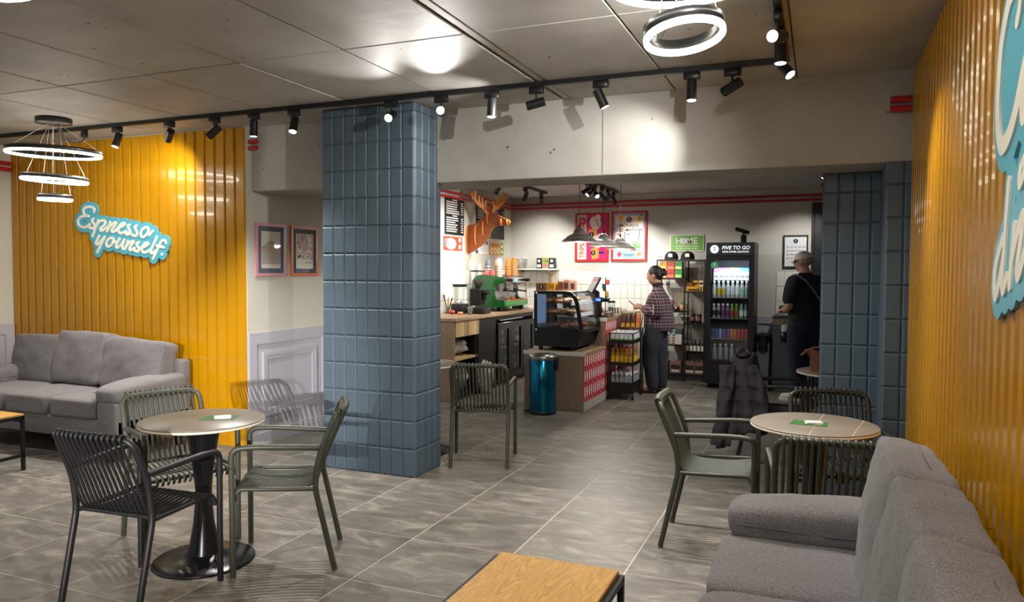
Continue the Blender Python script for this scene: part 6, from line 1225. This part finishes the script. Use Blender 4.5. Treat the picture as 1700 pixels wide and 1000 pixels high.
def hair_m(M):
    h = MB(); h.ball((-.03, 0, -.005), (.082, .0795, .05), 20, 12, M); vox(h.build('hair', C_('#8d857c', .8), mn), .007, 1)
    c = MB(); prof_ = []; c.surf(lambda u, v: M @ Vector(((.106-.0*v)*math.cos(2*PI*u)*math.cos(v*PI/2*.98)-.012, .090*math.sin(2*PI*u)*math.cos(v*PI/2*.98), .028+.088*math.sin(v*PI/2))), 28, 8, cu=True); k = c.build('cap_crown', C_('#c3beb0', .85), mn, label='off white cap')
    MB().surf(lambda u, v: M @ Vector((.03+(.055+.095*v)*math.cos((u-.5)*2.3)+.0, (.085+.004*v)*math.sin((u-.5)*2.3)*(1.0), .032-.012*v-.02*(2*u-1)**2*v)), 14, 5).build('cap_brim', C_('#c3beb0', .85), k)
    MB().tube([M @ Vector((-.118, y*.01, .04)) for y in (-3, -1, 1, 3)], .007, 6).build('cap_strap', C_('#b4ae9f', .8), k)
head_parts(mn, (.03, .0, 1.625), .4, .18, bd, hair_m, 1.03, True)
vox(bd.build('body', mat('skin_pale', '#b08674', .55), mn), .0065, 3)
tr3 = MB(); loft(tr3, [(-.005, 0, .80, .14, .19), (-.005, 0, .86, .148, .195), (-.005, 0, .95, .145, .19), (.005, 0, 1.03, .135, .175)])
for y in (-1, 1): limb(tr3, [(0, y*.098, .90), (.01, y*.104, .68), (.01, y*.104, .48), (-.01, y*.104, .28), (-.012, y*.104, .10)], [.115, .105, .088, .08, .074])
vox(tr3.build('jeans', M_DENIM, mn), .009, 3)
te = MB(); loft(te, [(0, 0, .93, .162, .205), (0, 0, 1.05, .152, .19), (-.002, 0, 1.2, .14, .185), (-.012, 0, 1.36, .122, .205), (-.015, 0, 1.445, .085, .14), (-.008, 0, 1.495, .066, .074)])
for y in (-1, 1): limb(te, [(-.01, y*.185, 1.39), (-.025, y*.235, 1.29), (-.033, y*.265, 1.19)], [.08, .082, .08])
vox(te.build('tee_shirt', M_TEE, mn), .009, 3)
MB().tube(spline([(.10, .12, 1.42), (0, .155, 1.475), (-.105, .09, 1.40), (-.15, -.02, 1.25), (-.158, -.12, 1.12), (-.10, -.18, 1.02)], 6), .004, 8, up=(1, 0, .2), ry=.022).build('bag_strap', C_('#6f757c', .7), mn, label='grey crossbody strap')
for y in (-1, 1):
    rot = .45 if y > 0 else .1; Ms = Matrix.Translation((0, y*.105, 0)) @ Matrix.Rotation(rot, 4, 'Z')
    s = MB(); s.prism([(-.07, -.035), (.08, -.045), (.16, -.04), (.195, -.01), (.19, .025), (.14, .045), (.02, .04), (-.07, .035), (-.085, 0)], 2, 0, .028, Ms); o = s.build('shoe_sole', C_('#d8d4cc', .6), mn)
    u = MB(); u.ball((.10, 0, .045), (.085, .043, .038), 16, 10, Ms); u.ball((-.01, 0, .055), (.075, .042, .05), 16, 10, Ms); vox(u.build('shoe_upper', C_('#cfcac2', .7), o), .008, 2)
# --- plaid jacket over the chair back
jk = thing('plaid_jacket', 'dark plaid jacket hanging over the charcoal chair back', 'jacket', (-.60, 6.2, 0)); jk.scale = (1, 1, 1); mj = mat_plaid('jacket_plaid', '#17161a', '#45424a', '#3a363e', 9, .5, .25)
def jf(u, v):
    """closed draped shell: u around, v from collar down to hem"""
    a = 2*PI*u; c, s_ = math.cos(a), math.sin(a); rx = .06+.085*v**.8; ry = .22+.04*v**.5
    fold = 1+(.05+.13*v)*math.sin(7*a+2.5*v)+(.03+.07*v)*math.sin(13*a-3*v)+.05*math.sin(3*a+4*v)
    sq = 1/(abs(c)**4+abs(s_)**4)**.25; hem = .10 if c < -.2 else -.02 if c > .3 else 0
    z = .86-.62*v-hem*v**3+(.03*math.sin(3*a)+.015*math.sin(5*a))*v*v-.03*(s_*s_)*(1-v)
    return (rx*sq*c*fold+.055-.03*v*(1 if c < 0 else .2), ry*sq*s_*(.8+.2*fold), z)
o = MB().surf(jf, 64, 26, cu=True).build('body', mj, jk); sl = o.modifiers.new('thick', 'SOLIDIFY'); sl.thickness = .012
MB().ball((.05, 0, .845), (.055, .155, .025), 20, 8).build('shoulder_fold', mj, jk)
def slf(u, v):
    a = 2*PI*u; r = .055*(1-.15*v)*(1+.16*math.sin(11*v+3*a)+.1*math.sin(4*a+17*v)); x = -.06-.05*v+.02*math.sin(4*v); y = -.25-.04*math.sin(3*v)
    return (x+r*math.cos(a), y+r*.8*math.sin(a), .78-.62*v)
MB().surf(slf, 20, 24, cu=True).build('sleeve', mj, jk)
def sl2(u, v):
    a = 2*PI*u; r = .05*(1+.16*math.sin(11*v+3*a)); return (.11+.09*math.sin(2.2*v)+r*math.cos(a), -.24-.03*v+r*.8*math.sin(a), .79-.42*v)
MB().surf(sl2, 20, 18, cu=True).build('sleeve', mj, jk)
MB().tube(spline([(.0, -.10, .855), (.03, 0, .88), (.0, .10, .855)], 6), .02, 8, ry=.03).build('collar', mj, jk)
# ------------------------------------------------------------------ small wall fittings
sk = thing('wall_socket', 'white socket low on the left yellow sheets behind the table', 'socket', (-4.72, 4.944, .21)); MB().rbox(-.04, .04, -.025, 0, -.04, .04, .006, 2).build('plate', M_WHITE, sk); MB().cyl((0, -.025, 0), (0, -.027, 0), .02, n=14).build('face', C_('#c9c6be'), sk)
